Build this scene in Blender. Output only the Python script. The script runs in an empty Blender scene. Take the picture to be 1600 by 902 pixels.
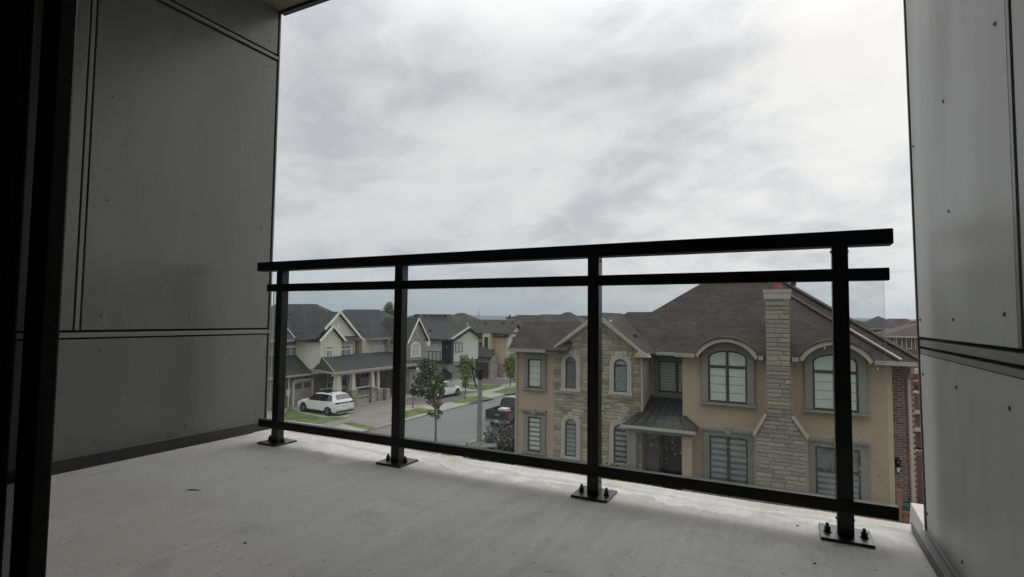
import bpy, math, random
from mathutils import Vector, Matrix
rnd = random.Random(7)
SCN = bpy.context.scene
COL = SCN.collection

# ------------------------------------------------------------------ camera, sky, sun, exposure
H = 8.0                                   # eye height above the street
RIGHT = Vector((0.89108, 0.45371, 0.01097)); UP = Vector((0.01504, -0.05369, 0.99845)); FWD = Vector((-0.45360, 0.88953, 0.05466))
FWD.normalize(); RIGHT = (RIGHT - FWD * RIGHT.dot(FWD)).normalized(); UP = RIGHT.cross(FWD)
cam_d = bpy.data.cameras.new('camera'); cam = bpy.data.objects.new('camera', cam_d); COL.objects.link(cam)
cam_d.sensor_width = 36; cam_d.lens = 845 / 1600 * 36; cam_d.clip_start = 0.02; cam_d.clip_end = 9000
m = Matrix((RIGHT, UP, -FWD)).transposed().to_4x4(); m.translation = Vector((0, 0, H)); cam.matrix_world = m
SCN.camera = cam
SCN.view_settings.view_transform = 'Standard'; SCN.view_settings.look = 'None'
SCN.view_settings.exposure = 0.0; SCN.view_settings.gamma = 1.0
SUN_EL, SUN_AZ = math.radians(36), math.radians(12)      # azimuth measured from +Y towards +X

w = bpy.data.worlds.new('World'); SCN.world = w; w.use_nodes = True
nt = w.node_tree; nt.nodes.clear(); N = nt.nodes.new; L = nt.links.new
out = N('ShaderNodeOutputWorld'); bg = N('ShaderNodeBackground'); bg.inputs[1].default_value = 0.1
sky = N('ShaderNodeTexSky'); sky.sky_type = 'NISHITA'; sky.sun_disc = False; sky.sun_elevation = SUN_EL; sky.sun_rotation = SUN_AZ
sky.air_density = 1.5; sky.dust_density = 4.0
tc = N('ShaderNodeTexCoord'); sep = N('ShaderNodeSeparateXYZ'); L(tc.outputs['Generated'], sep.inputs[0])
def wm(op, a, b=None, c=None):
    n = N('ShaderNodeMath'); n.operation = op
    for i, v in enumerate((a, b, c)):
        if v is None: continue
        if isinstance(v, (int, float)): n.inputs[i].default_value = v
        else: L(v, n.inputs[i])
    return n.outputs[0]
zc = wm('ADD', wm('MAXIMUM', sep.outputs[2], 0.0), 0.30)
px_ = wm('DIVIDE', sep.outputs[0], zc); py_ = wm('DIVIDE', sep.outputs[1], zc)
cv = N('ShaderNodeCombineXYZ'); L(px_, cv.inputs[0]); L(py_, cv.inputs[1])
def wnoise(scale, det, rough, off, dist=0.0):
    mp = N('ShaderNodeMapping'); mp.inputs['Location'].default_value = off; mp.inputs['Rotation'].default_value = (0, 0, 0.5)
    mp.inputs['Scale'].default_value = (1.0, 1.15, 1); L(cv.outputs[0], mp.inputs[0])
    n = N('ShaderNodeTexNoise'); n.inputs['Scale'].default_value = scale; n.inputs['Detail'].default_value = det
    n.inputs['Roughness'].default_value = rough; n.inputs['Distortion'].default_value = dist; L(mp.outputs[0], n.inputs['Vector']); return n.outputs['Fac']
n1 = wnoise(1.7, 6, 0.55, (5.6, 0.4, 0), 0.35); n2 = wnoise(4.6, 9, 0.58, (8.3, 4.4, 2), 0.5)
mix = wm('ADD', wm('MULTIPLY', n1, 0.62), wm('MULTIPLY', n2, 0.38))
ramp = N('ShaderNodeValToRGB'); L(mix, ramp.inputs[0])
el = ramp.color_ramp.elements
el[0].position = 0.385; el[0].color = (5.8, 6.0, 6.3, 1)
el[1].position = 0.585; el[1].color = (8.6, 8.65, 8.6, 1)
e = el.new(0.44); e.color = (6.75, 6.9, 7.1, 1)
e = el.new(0.51); e.color = (7.9, 8.0, 8.05, 1)
# the cloud layer thins towards the sun side: a broad brightening round the sun's bearing
sund = Vector((math.sin(SUN_AZ) * math.cos(SUN_EL), math.cos(SUN_AZ) * math.cos(SUN_EL), math.sin(SUN_EL)))
dp = N('ShaderNodeVectorMath'); dp.operation = 'DOT_PRODUCT'; L(tc.outputs['Generated'], dp.inputs[0]); dp.inputs[1].default_value = (math.sin(SUN_AZ) * .97, math.cos(SUN_AZ) * .97, .24)   # the thinnest cloud lies low under the sun
glow = wm('POWER', wm('MAXIMUM', dp.outputs['Value'], 0.0), 7.0)
zen = wm('MULTIPLY', wm('POWER', wm('MINIMUM', wm('MAXIMUM', wm('SUBTRACT', sep.outputs[2], 0.42), 0.0), 1.0), 1.0), 3.1)   # an overcast sky is brightest overhead
gl = wm('ADD', wm('ADD', wm('MULTIPLY', glow, 0.17), 0.86), zen)
# towards the horizon the layer is bluer and darker away from the sun
hz = wm('POWER', wm('SUBTRACT', 1.0, wm('MINIMUM', wm('MAXIMUM', sep.outputs[2], 0.0), 1.0)), 9.0)
hzf = wm('MULTIPLY', hz, wm('SUBTRACT', 1.0, wm('MINIMUM', wm('MULTIPLY', glow, 2.2), 1.0)))
hm = N('ShaderNodeMixRGB'); L(wm('MULTIPLY', hzf, 0.75), hm.inputs[0]); L(ramp.outputs[0], hm.inputs[1]); hm.inputs[2].default_value = (5.0, 5.75, 6.25, 1)
sc = N('ShaderNodeVectorMath'); sc.operation = 'SCALE'; L(hm.outputs[0], sc.inputs[0]); L(gl, sc.inputs['Scale'])
sm = N('ShaderNodeMixRGB'); sm.inputs[0].default_value = 0.03; L(sc.outputs[0], sm.inputs[1]); L(sky.outputs[0], sm.inputs[2])
L(sm.outputs[0], bg.inputs[0]); L(bg.outputs[0], out.inputs[0])

sd = bpy.data.lights.new('sun', 'SUN'); sd.energy = 0.5; sd.angle = math.radians(35); sd.color = (1.0, 0.97, 0.92)
so = bpy.data.objects.new('sun', sd); COL.objects.link(so); so.location = (0, 0, 60)
so.rotation_euler = (-sund).to_track_quat('-Z', 'Y').to_euler()

# ------------------------------------------------------------------ measuring helpers (photo pixel -> point on a known plane)
def ray(px, py): return RIGHT * (px - 800) + UP * (451 - py) + FWD * 845
def aZ(px, py, z=0.0): r = ray(px, py); t = (z - H) / r.z; return Vector((r.x * t, r.y * t, z))
def aY(px, py, y): r = ray(px, py); t = y / r.y; return Vector((r.x * t, y, H + r.z * t))
def aX(px, py, x): r = ray(px, py); t = x / r.x; return Vector((x, r.y * t, H + r.z * t))

# ------------------------------------------------------------------ materials
MATS = {}
def mat(name, col, rough=0.8, var=0.12, scale=3.0, bump=0.0, bscale=None, spec=0.5, metal=0.0, rnd_amt=0.0, col2=None, island=False,
        streak=None, fine=0.0, rv=0.0):
    if name in MATS: return MATS[name]
    M = bpy.data.materials.new(name); M.use_nodes = True; t = M.node_tree; n = t.nodes; l = t.links
    b = n['Principled BSDF']; b.inputs['Roughness'].default_value = rough; b.inputs['Metallic'].default_value = metal
    b.inputs['Specular IOR Level'].default_value = spec
    g = n.new('ShaderNodeNewGeometry'); tex = n.new('ShaderNodeTexNoise'); tex.inputs['Scale'].default_value = scale; tex.inputs['Detail'].default_value = 5
    if streak:
        mp = n.new('ShaderNodeMapping'); mp.inputs['Scale'].default_value = streak; l.new(g.outputs['Position'], mp.inputs[0]); l.new(mp.outputs[0], tex.inputs['Vector'])
    else: l.new(g.outputs['Position'], tex.inputs['Vector'])
    c1 = [max(0, c * (1 - var)) for c in col]; c2 = [c * (1 + var) for c in (col2 or col)]
    r = n.new('ShaderNodeValToRGB'); r.color_ramp.elements[0].position = 0.3; r.color_ramp.elements[1].position = 0.7
    r.color_ramp.elements[0].color = (*c1, 1); r.color_ramp.elements[1].color = (*c2, 1); l.new(tex.outputs['Fac'], r.inputs[0])
    o = r.outputs[0]
    if rnd_amt:
        oi = n.new('ShaderNodeObjectInfo'); s = n.new('ShaderNodeMath'); s.operation = 'ADD'
        l.new(oi.outputs['Random'], s.inputs[0])
        if island: l.new(g.outputs['Random Per Island'], s.inputs[1])
        f = n.new('ShaderNodeMath'); f.operation = 'FRACT'; l.new(s.outputs[0], f.inputs[0])
        mr = n.new('ShaderNodeMapRange'); mr.inputs['To Min'].default_value = 1 - rnd_amt; mr.inputs['To Max'].default_value = 1 + rnd_amt
        l.new(f.outputs[0], mr.inputs[0])
        v = n.new('ShaderNodeVectorMath'); v.operation = 'SCALE'; l.new(o, v.inputs[0]); l.new(mr.outputs[0], v.inputs['Scale']); o = v.outputs[0]
    if fine:
        t2 = n.new('ShaderNodeTexNoise'); t2.inputs['Scale'].default_value = scale * 18; t2.inputs['Detail'].default_value = 3; l.new(g.outputs['Position'], t2.inputs['Vector'])
        m2 = n.new('ShaderNodeMapRange'); m2.inputs['From Min'].default_value = .3; m2.inputs['From Max'].default_value = .7
        m2.inputs['To Min'].default_value = 1 - fine; m2.inputs['To Max'].default_value = 1 + fine; l.new(t2.outputs['Fac'], m2.inputs[0])
        v = n.new('ShaderNodeVectorMath'); v.operation = 'SCALE'; l.new(o, v.inputs[0]); l.new(m2.outputs[0], v.inputs['Scale']); o = v.outputs[0]
    l.new(o, b.inputs['Base Color'])
    if rv:
        t4 = n.new('ShaderNodeTexNoise'); t4.inputs['Scale'].default_value = 2.6; t4.inputs['Detail'].default_value = 7; mp4 = n.new('ShaderNodeMapping'); mp4.inputs['Scale'].default_value = (1.5, 1.5, .45); l.new(g.outputs['Position'], mp4.inputs[0]); l.new(mp4.outputs[0], t4.inputs['Vector'])
        m4 = n.new('ShaderNodeMapRange'); m4.inputs['From Min'].default_value = .3; m4.inputs['From Max'].default_value = .7; m4.inputs['To Min'].default_value = rough - rv; m4.inputs['To Max'].default_value = rough + rv; l.new(t4.outputs['Fac'], m4.inputs[0]); l.new(m4.outputs[0], b.inputs['Roughness'])
    if bump:
        bt = n.new('ShaderNodeTexNoise'); bt.inputs['Scale'].default_value = bscale or scale * 8; bt.inputs['Detail'].default_value = 4; l.new(g.outputs['Position'], bt.inputs['Vector'])
        bn = n.new('ShaderNodeBump'); bn.inputs['Strength'].default_value = bump; bn.inputs['Distance'].default_value = 0.02
        l.new(bt.outputs['Fac'], bn.inputs['Height']); l.new(bn.outputs[0], b.inputs['Normal'])
    MATS[name] = M; return M

def coursed(name, col, col2, mortar, bw, bh, mort=0.02, zscale=1.0, rough=0.85, bump=0.5, var=0.5, patch=0.15, patchcol=None):
    """brick-texture material in (horizontal, height) coordinates that follow whichever way the face looks"""
    if name in MATS: return MATS[name]
    M = bpy.data.materials.new(name); M.use_nodes = True; t = M.node_tree; n = t.nodes; l = t.links; b = n['Principled BSDF']
    b.inputs['Roughness'].default_value = rough; b.inputs['Specular IOR Level'].default_value = 0.3
    g = n.new('ShaderNodeNewGeometry'); sp = n.new('ShaderNodeSeparateXYZ'); l.new(g.outputs['Position'], sp.inputs[0])
    sn = n.new('ShaderNodeSeparateXYZ'); l.new(g.outputs['Normal'], sn.inputs[0])
    def mm(op, a, b_=None):
        q = n.new('ShaderNodeMath'); q.operation = op
        for i, v in enumerate((a, b_)):
            if v is None: continue
            if isinstance(v, (int, float)): q.inputs[i].default_value = v
            else: l.new(v, q.inputs[i])
        return q.outputs[0]
    gt = mm('GREATER_THAN', mm('ABSOLUTE', sn.outputs[0]), mm('ABSOLUTE', sn.outputs[1]))
    u = mm('ADD', mm('MULTIPLY', gt, sp.outputs[1]), mm('MULTIPLY', mm('SUBTRACT', 1.0, gt), sp.outputs[0]))
    cb = n.new('ShaderNodeCombineXYZ'); l.new(u, cb.inputs[0]); l.new(mm('MULTIPLY', sp.outputs[2], zscale), cb.inputs[1])
    br = n.new('ShaderNodeTexBrick'); l.new(cb.outputs[0], br.inputs['Vector']); br.inputs['Scale'].default_value = 1
    br.inputs['Brick Width'].default_value = bw; br.inputs['Row Height'].default_value = bh; br.inputs['Mortar Size'].default_value = mort
    br.inputs['Mortar Smooth'].default_value = 0.2; br.inputs['Bias'].default_value = 0.0
    br.inputs['Color1'].default_value = (*col, 1); br.inputs['Color2'].default_value = (*col2, 1); br.inputs['Mortar'].default_value = (*mortar, 1)
    no = n.new('ShaderNodeTexNoise'); no.inputs['Scale'].default_value = 1.1; no.inputs['Detail'].default_value = 6; l.new(g.outputs['Position'], no.inputs['Vector'])
    mr = n.new('ShaderNodeMapRange'); mr.inputs['From Min'].default_value = .3; mr.inputs['From Max'].default_value = .7
    mr.inputs['To Min'].default_value = 1 - patch; mr.inputs['To Max'].default_value = 1 + patch; l.new(no.outputs['Fac'], mr.inputs[0])
    v = n.new('ShaderNodeVectorMath'); v.operation = 'SCALE'; l.new(br.outputs['Color'], v.inputs[0]); l.new(mr.outputs[0], v.inputs['Scale'])
    o = v.outputs[0]
    if patchcol:
        n3 = n.new('ShaderNodeTexNoise'); n3.inputs['Scale'].default_value = 2.3; n3.inputs['Detail'].default_value = 8; l.new(g.outputs['Position'], n3.inputs['Vector'])
        r3 = n.new('ShaderNodeMapRange'); r3.inputs['From Min'].default_value = .5; r3.inputs['From Max'].default_value = .7; r3.inputs['To Max'].default_value = 0.6; l.new(n3.outputs['Fac'], r3.inputs[0])
        mx = n.new('ShaderNodeMixRGB'); l.new(r3.outputs[0], mx.inputs[0]); l.new(o, mx.inputs[1]); mx.inputs[2].default_value = (*patchcol, 1); o = mx.outputs[0]
    l.new(o, b.inputs['Base Color'])
    if bump:
        bn = n.new('ShaderNodeBump'); bn.inputs['Strength'].default_value = bump; bn.inputs['Distance'].default_value = 0.012; bn.invert = True
        l.new(br.outputs['Fac'], bn.inputs['Height']); l.new(bn.outputs[0], b.inputs['Normal'])
    MATS[name] = M; return M

def glassmat(name, tint, rough=0.02, ior=1.5, refl=1.0):
    M = bpy.data.materials.new(name); M.use_nodes = True; t = M.node_tree; n = t.nodes; l = t.links; n.clear()
    o = n.new('ShaderNodeOutputMaterial'); tr = n.new('ShaderNodeBsdfTransparent'); tr.inputs[0].default_value = (*tint, 1)
    gl = n.new('ShaderNodeBsdfGlossy'); gl.inputs['Roughness'].default_value = rough; gl.inputs[0].default_value = (refl, refl, refl, 1)
    g = n.new('ShaderNodeNewGeometry'); dt = n.new('ShaderNodeVectorMath'); dt.operation = 'DOT_PRODUCT'; l.new(g.outputs['Normal'], dt.inputs[0]); l.new(g.outputs['Incoming'], dt.inputs[1])
    def q(op, a, b_):
        k = n.new('ShaderNodeMath'); k.operation = op
        for i, v in enumerate((a, b_)):
            if isinstance(v, (int, float)): k.inputs[i].default_value = v
            else: l.new(v, k.inputs[i])
        return k.outputs[0]
    f0 = ((ior - 1) / (ior + 1)) ** 2
    fr = q('ADD', q('MULTIPLY', q('POWER', q('SUBTRACT', 1.0, q('ABSOLUTE', dt.outputs['Value'], 0)), 5.0), 1 - f0), f0); mx = n.new('ShaderNodeMixShader')
    l.new(fr, mx.inputs[0]); l.new(tr.outputs[0], mx.inputs[1]); l.new(gl.outputs[0], mx.inputs[2]); l.new(mx.outputs[0], o.inputs[0])
    MATS[name] = M; return M

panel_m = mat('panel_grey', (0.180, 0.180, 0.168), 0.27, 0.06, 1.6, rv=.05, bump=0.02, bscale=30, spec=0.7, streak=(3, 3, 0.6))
trim_m = mat('panel_trim', (0.24, 0.243, 0.235), 0.4, 0.06, 2)
joint_m = mat('joint_dark', (0.02, 0.02, 0.02), 0.7)
flash_m = mat('flashing_black', (0.018, 0.019, 0.02), 0.4, 0.3, 12, bump=0.1)
flash2_m = mat('flashing_slate', (0.05, 0.055, 0.06), 0.42, 0.3, 12, bump=0.15)
rivet_m = mat('rivet_metal', (0.10, 0.10, 0.098), 0.4, 0.1, 30, metal=0.3)
black_m = mat('black_powder_coat', (0.0045, 0.0045, 0.0045), 0.42, 0.3, 60, bump=0.06, bscale=600, spec=0.27)
plate_m = mat('black_plate', (0.012, 0.012, 0.012), 0.30, 0.3, 60, bump=0.12, bscale=200, spec=0.5)
post_m = mat('black_post', (0.006, 0.006, 0.006), 0.33, 0.2, 60, bump=0.04, bscale=300, spec=0.45)
bolt_m = mat('bolt_dark', (0.03, 0.03, 0.032), 0.35, 0.3, 90, metal=0.7)
soffit_m = mat('soffit_brown', (0.30, 0.26, 0.21), 0.8, 0.1, 2)
room_m = mat('room_paint', (0.16, 0.155, 0.15), 0.9, 0.05, 1)
glass_m = glassmat('balcony_glass', (0.925, 0.945, 0.94))
doorglass_m = glassmat('door_glass', (0.55, 0.56, 0.56))
winglass_m = glassmat('window_glass', (0.95, 0.965, 0.965), 0.01, 1.5)
drop_m = bpy.data.materials.new('water_drop'); drop_m.use_nodes = True; _n = drop_m.node_tree.nodes; _n.clear(); _o = _n.new('ShaderNodeOutputMaterial'); _g = _n.new('ShaderNodeBsdfGlass'); _g.inputs['IOR'].default_value = 1.33; _g.inputs['Roughness'].default_value = 0.0
drop_m.node_tree.links.new(_g.outputs[0], _o.inputs[0])

stucco_m = mat('stucco_tan', (0.375, 0.295, 0.212), 0.9, 0.07, 0.7, bump=0.25, bscale=60, fine=0.04)
band_m = mat('stucco_taupe', (0.225, 0.212, 0.185), 0.9, 0.06, 1, bump=0.2, bscale=60)
cream_stone_m = mat('cast_stone', (0.385, 0.365, 0.31), 0.85, 0.07, 4, bump=0.2)
stone_m = mat('stone_veneer', (0.265, 0.23, 0.17), 0.9, 0.12, 9, bump=0.8, bscale=25, rnd_amt=0.36, island=True, col2=(0.33, 0.275, 0.22), fine=0.12)
chim_m = mat('chimney_stone', (0.285, 0.255, 0.203), 0.9, 0.12, 9, bump=0.8, bscale=25, rnd_amt=0.22, island=True, fine=0.12)
mortar_m = mat('mortar', (0.56, 0.52, 0.43), 0.95, 0.08, 8, bump=0.3)
brick_m = mat('brick_brown', (0.155, 0.105, 0.09), 0.85, 0.2, 14, bump=0.4, rnd_amt=0.35, island=True)
bmortar_m = mat('brick_mortar', (0.42, 0.37, 0.31), 0.95, 0.08, 8)
gutter_m = mat('gutter_taupe', (0.36, 0.335, 0.295), 0.5, 0.06, 2)
fascia_m = mat('fascia_tan', (0.37, 0.34, 0.275), 0.6, 0.05, 2)
trimpink_m = mat('trim_pinkish', (0.42, 0.35, 0.28), 0.85, 0.08, 6, bump=0.2)
shingle_m = coursed('shingle_brown', (0.074, 0.060, 0.050), (0.046, 0.038, 0.033), (0.024, 0.020, 0.018), 0.34, 0.088, 0.009, patch=0.25, patchcol=(0.085, 0.050, 0.044), bump=0.8)
shingle2_m = coursed('shingle_charcoal', (0.056, 0.056, 0.056), (0.046, 0.046, 0.047), (0.040, 0.040, 0.041), 0.35, 0.10, 0.010, patch=0.12)
shingle3_m = coursed('shingle_grey_brown', (0.070, 0.064, 0.058), (0.056, 0.052, 0.048), (0.045, 0.042, 0.04), 0.35, 0.10, 0.010, patch=0.15)
shingle4_m = coursed('shingle_red_brown', (0.075, 0.047, 0.039), (0.055, 0.038, 0.033), (0.04, 0.03, 0.027), 0.35, 0.10, 0.010, patch=0.25)
valley_m = mat('valley_metal', (0.27, 0.255, 0.235), 0.5, 0.08, 3)
seam_m = mat('black_seam_roof', (0.030, 0.031, 0.029), 0.45, 0.2, 2)
siding_m = coursed('siding_cream', (0.72, 0.69, 0.58), (0.70, 0.67, 0.56), (0.28, 0.27, 0.23), 6.0, 0.16, 0.012, patch=0.03, bump=0.6)
siding2_m = coursed('siding_olive', (0.34, 0.33, 0.265), (0.33, 0.32, 0.26), (0.2, 0.19, 0.15), 6.0, 0.16, 0.012, patch=0.03, bump=0.6)
housebrick_m = coursed('house_brick_mauve', (0.235, 0.195, 0.175), (0.18, 0.15, 0.14), (0.25, 0.235, 0.22), 0.24, 0.085, 0.012)
redbrick_m = coursed('house_brick_red', (0.20, 0.085, 0.058), (0.15, 0.065, 0.047), (0.16, 0.115, 0.095), 0.24, 0.085, 0.012)
housestone_m = coursed('house_stone', (0.38, 0.34, 0.29), (0.21, 0.19, 0.175), (0.34, 0.31, 0.28), 0.42, 0.17, 0.02, patch=0.25)
redstone_m = coursed('house_stone_red', (0.36, 0.29, 0.25), (0.17, 0.115, 0.10), (0.36, 0.31, 0.28), 0.34, 0.2, 0.02, patch=0.25)
white_m = mat('white_paint', (0.70, 0.69, 0.66), 0.5, 0.04, 2)
cream_m = mat('cream_paint', (0.56, 0.53, 0.44), 0.6, 0.05, 2)
modern_white_m = mat('modern_stucco', (0.56, 0.56, 0.52), 0.9, 0.04, 1)
modern_black_m = mat('modern_black', (0.018, 0.019, 0.021), 0.6, 0.1, 1)
taupe_m = mat('taupe_door', (0.33, 0.30, 0.26), 0.6, 0.05, 2)
darkwin_m = mat('dark_interior', (0.035, 0.04, 0.042), 0.25, 0.3, 3)
midwin_m = mat('grey_interior', (0.15, 0.165, 0.165), 0.4, 0.3, 3)
blind_m = mat('blind_white', (0.62, 0.63, 0.59), 0.7, 0.04, 3)
blind2_m = mat('blind_grey', (0.31, 0.335, 0.33), 0.7, 0.08, 3)
blind3_m = mat('blind_dark', (0.13, 0.14, 0.13), 0.7, 0.08, 3)
winframe_m = mat('window_frame_dark', (0.05, 0.048, 0.043), 0.5, 0.1, 3)
clay_m = mat('clay_flue', (0.27, 0.085, 0.055), 0.8, 0.15, 9)
wood_m = mat('fence_wood', (0.20, 0.105, 0.065), 0.8, 0.2, 4, bump=0.2, rnd_amt=0.15, streak=(6, 6, 0.8))
carpaint_m = mat('car_white', (0.72, 0.73, 0.73), 0.22, 0.01, 2, spec=0.6)
carblack_m = mat('car_black', (0.02, 0.021, 0.023), 0.22, 0.05, 2, spec=0.6)
carglass_m = mat('car_glass', (0.012, 0.014, 0.015), 0.06, 0.05, 2, spec=0.8)
tyre_m = mat('tyre_rubber', (0.02, 0.02, 0.02), 0.85, 0.1, 9)
rim_m = mat('rim_alloy', (0.35, 0.35, 0.36), 0.3, 0.05, 9, metal=0.8)
taillight_m = mat('tail_light_red', (0.35, 0.012, 0.015), 0.2, 0.05, 4)
asphalt_m = mat('asphalt', (0.165, 0.162, 0.158), 0.9, 0.09, 0.5, bump=0.4, bscale=40, fine=0.06)
concrete_m = mat('pavement_concrete', (0.33, 0.305, 0.26), 0.9, 0.10, 0.6, bump=0.2, fine=0.06)
tan_m = mat('tan_paving', (0.21, 0.188, 0.158), 0.9, 0.14, 0.7, bump=0.2, fine=0.08)
pink_m = mat('pink_paving', (0.30, 0.215, 0.185), 0.9, 0.12, 1.2, bump=0.2, fine=0.08)
drive_m = mat('driveway_asphalt', (0.12, 0.115, 0.11), 0.9, 0.12, 0.7, bump=0.3, fine=0.06)
grass_m = mat('grass_green', (0.066, 0.098, 0.030), 0.95, 0.3, 1.2, bump=0.8, bscale=25, col2=(0.105, 0.135, 0.042), fine=0.3)
soil_m = mat('ground_mixed', (0.09, 0.11, 0.05), 0.95, 0.3, 0.08, col2=(0.13, 0.12, 0.08))
conc_pole_m = mat('pole_concrete', (0.23, 0.225, 0.205), 0.85, 0.08, 6, bump=0.2, fine=0.08)
leaf_dark_m = mat('leaf_dark_green', (0.055, 0.098, 0.036), 0.7, 0.35, 4, rnd_amt=0.5, island=True)
leaf_green_m = mat('leaf_mid_green', (0.085, 0.125, 0.04), 0.7, 0.3, 4, rnd_amt=0.45, island=True)
leaf_lime_m = mat('leaf_lime_green', (0.17, 0.20, 0.055), 0.7, 0.3, 4, rnd_amt=0.35, island=True)
leaf_rust_m = mat('leaf_rust', (0.17, 0.085, 0.05), 0.8, 0.4, 5, rnd_amt=0.4, island=True)
leaf_grey_m = mat('leaf_grey_purple', (0.058, 0.055, 0.055), 0.8, 0.3, 5, rnd_amt=0.5, island=True)
pale_m = mat('pale_seed_heads', (0.42, 0.42, 0.40), 0.8, 0.2, 5)
red_m = mat('flower_red', (0.42, 0.02, 0.035), 0.7, 0.3, 30)
bark_m = mat('bark', (0.13, 0.11, 0.09), 0.9, 0.3, 12, bump=0.5)
signgreen_m = mat('sign_pale_green', (0.26, 0.36, 0.33), 0.4, 0.03, 2)
hill_m = mat('hill_trees', (0.05, 0.07, 0.05), 0.95, 0.3, 0.01)
teal_m = mat('teal_cover', (0.03, 0.07, 0.085), 0.6, 0.2, 5)

# balcony concrete: broom lines, pits, stains and a pale cement wash along the outer edge
def slab_material():
    M = bpy.data.materials.new('balcony_concrete'); M.use_nodes = True; t = M.node_tree; n = t.nodes; l = t.links; b = n['Principled BSDF']
    b.inputs['Roughness'].default_value = 0.75; b.inputs['Specular IOR Level'].default_value = 0.35
    g = n.new('ShaderNodeNewGeometry'); sp = n.new('ShaderNodeSeparateXYZ'); l.new(g.outputs['Position'], sp.inputs[0])
    def noise(sc, det=5, rough=.5, streak=None, dist=0):
        q = n.new('ShaderNodeTexNoise'); q.inputs['Scale'].default_value = sc; q.inputs['Detail'].default_value = det; q.inputs['Roughness'].default_value = rough; q.inputs['Distortion'].default_value = dist
        if streak:
            mp = n.new('ShaderNodeMapping'); mp.inputs['Scale'].default_value = streak; mp.inputs['Rotation'].default_value = (0, 0, 0.04); l.new(g.outputs['Position'], mp.inputs[0]); l.new(mp.outputs[0], q.inputs['Vector'])
        else: l.new(g.outputs['Position'], q.inputs['Vector'])
        return q.outputs['Fac']
    def mr(v, a, b_, c, d):
        q = n.new('ShaderNodeMapRange'); q.inputs['From Min'].default_value = a; q.inputs['From Max'].default_value = b_; q.inputs['To Min'].default_value = c; q.inputs['To Max'].default_value = d; l.new(v, q.inputs[0]); return q.outputs[0]
    def mth(op, a, b_):
        q = n.new('ShaderNodeMath'); q.operation = op
        for i, v in enumerate((a, b_)):
            if isinstance(v, (int, float)): q.inputs[i].default_value = v
            else: l.new(v, q.inputs[i])
        return q.outputs[0]
    base = n.new('ShaderNodeMixRGB'); l.new(mr(noise(1.3, 6, .55), .3, .7, 0, 1), base.inputs[0]); base.inputs[1].default_value = (0.54, 0.525, 0.495, 1); base.inputs[2].default_value = (0.63, 0.62, 0.59, 1)
    warm = n.new('ShaderNodeMixRGB'); l.new(mr(noise(0.9, 3), .5, .72, 0, .5), warm.inputs[0]); l.new(base.outputs[0], warm.inputs[1]); warm.inputs[2].default_value = (0.55, 0.515, 0.47, 1)
    # pale wash
    e = mth('ADD', sp.outputs[1], mth('ADD', mr(noise(2.2, 7, .6, dist=.6), .25, .75, -.16, .16), mr(noise(9, 5), .3, .7, -.03, .03)))
    # the wash reaches further in between the two left posts
    bx = n.new('ShaderNodeMath'); bx.operation = 'MULTIPLY_ADD'; l.new(sp.outputs[0], bx.inputs[0]); bx.inputs[1].default_value = 1.0; bx.inputs[2].default_value = 2.15
    lobe = mth('MULTIPLY', mth('MAXIMUM', mth('SUBTRACT', 1.0, mth('ABSOLUTE', mth('MULTIPLY', bx.outputs[0], 2.3), 0)), 0.0), 0.20)
    wf = mr(mth('ADD', e, lobe), 2.325, 2.37, 0, .97)
    wash = n.new('ShaderNodeMixRGB'); l.new(wf, wash.inputs[0]); l.new(warm.outputs[0], wash.inputs[1]); wash.inputs[2].default_value = (0.74, 0.725, 0.69, 1)
    # rim lip slightly browner
    lip = n.new('ShaderNodeMixRGB'); l.new(mth('MULTIPLY', mr(mth('ADD', sp.outputs[1], mr(noise(3, 4), .3, .7, -.03, .03)), 2.455, 2.475, 0, .75), mr(noise(1.5, 2), .35, .6, 0, 1)), lip.inputs[0]); l.new(wash.outputs[0], lip.inputs[1]); lip.inputs[2].default_value = (0.60, 0.55, 0.51, 1)
    stain = mr(noise(2.6, 8, .62, dist=.8), .52, .70, 1.0, .80)
    lines = mr(noise(26, 3, .6, (1, .05, 1)), .3, .7, .93, 1.06)
    pits = mr(noise(60, 1, .5), .70, .77, 1.0, .6)
    fine = mr(noise(140, 2, .5), .3, .7, .93, 1.07)
    v = n.new('ShaderNodeVectorMath'); v.operation = 'SCALE'; l.new(lip.outputs[0], v.inputs[0]); l.new(mth('MULTIPLY', mth('MULTIPLY', mth('MULTIPLY', lines, pits), fine), stain), v.inputs['Scale'])
    l.new(v.outputs[0], b.inputs['Base Color'])
    bn = n.new('ShaderNodeBump'); bn.inputs['Strength'].default_value = .5; bn.inputs['Distance'].default_value = .004
    l.new(mth('ADD', mth('MULTIPLY', lines, 1.5), mth('ADD', pits, mth('MULTIPLY', wf, 1.5))), bn.inputs['Height']); l.new(bn.outputs[0], b.inputs['Normal'])
    return M
slab_m = slab_material()

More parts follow.
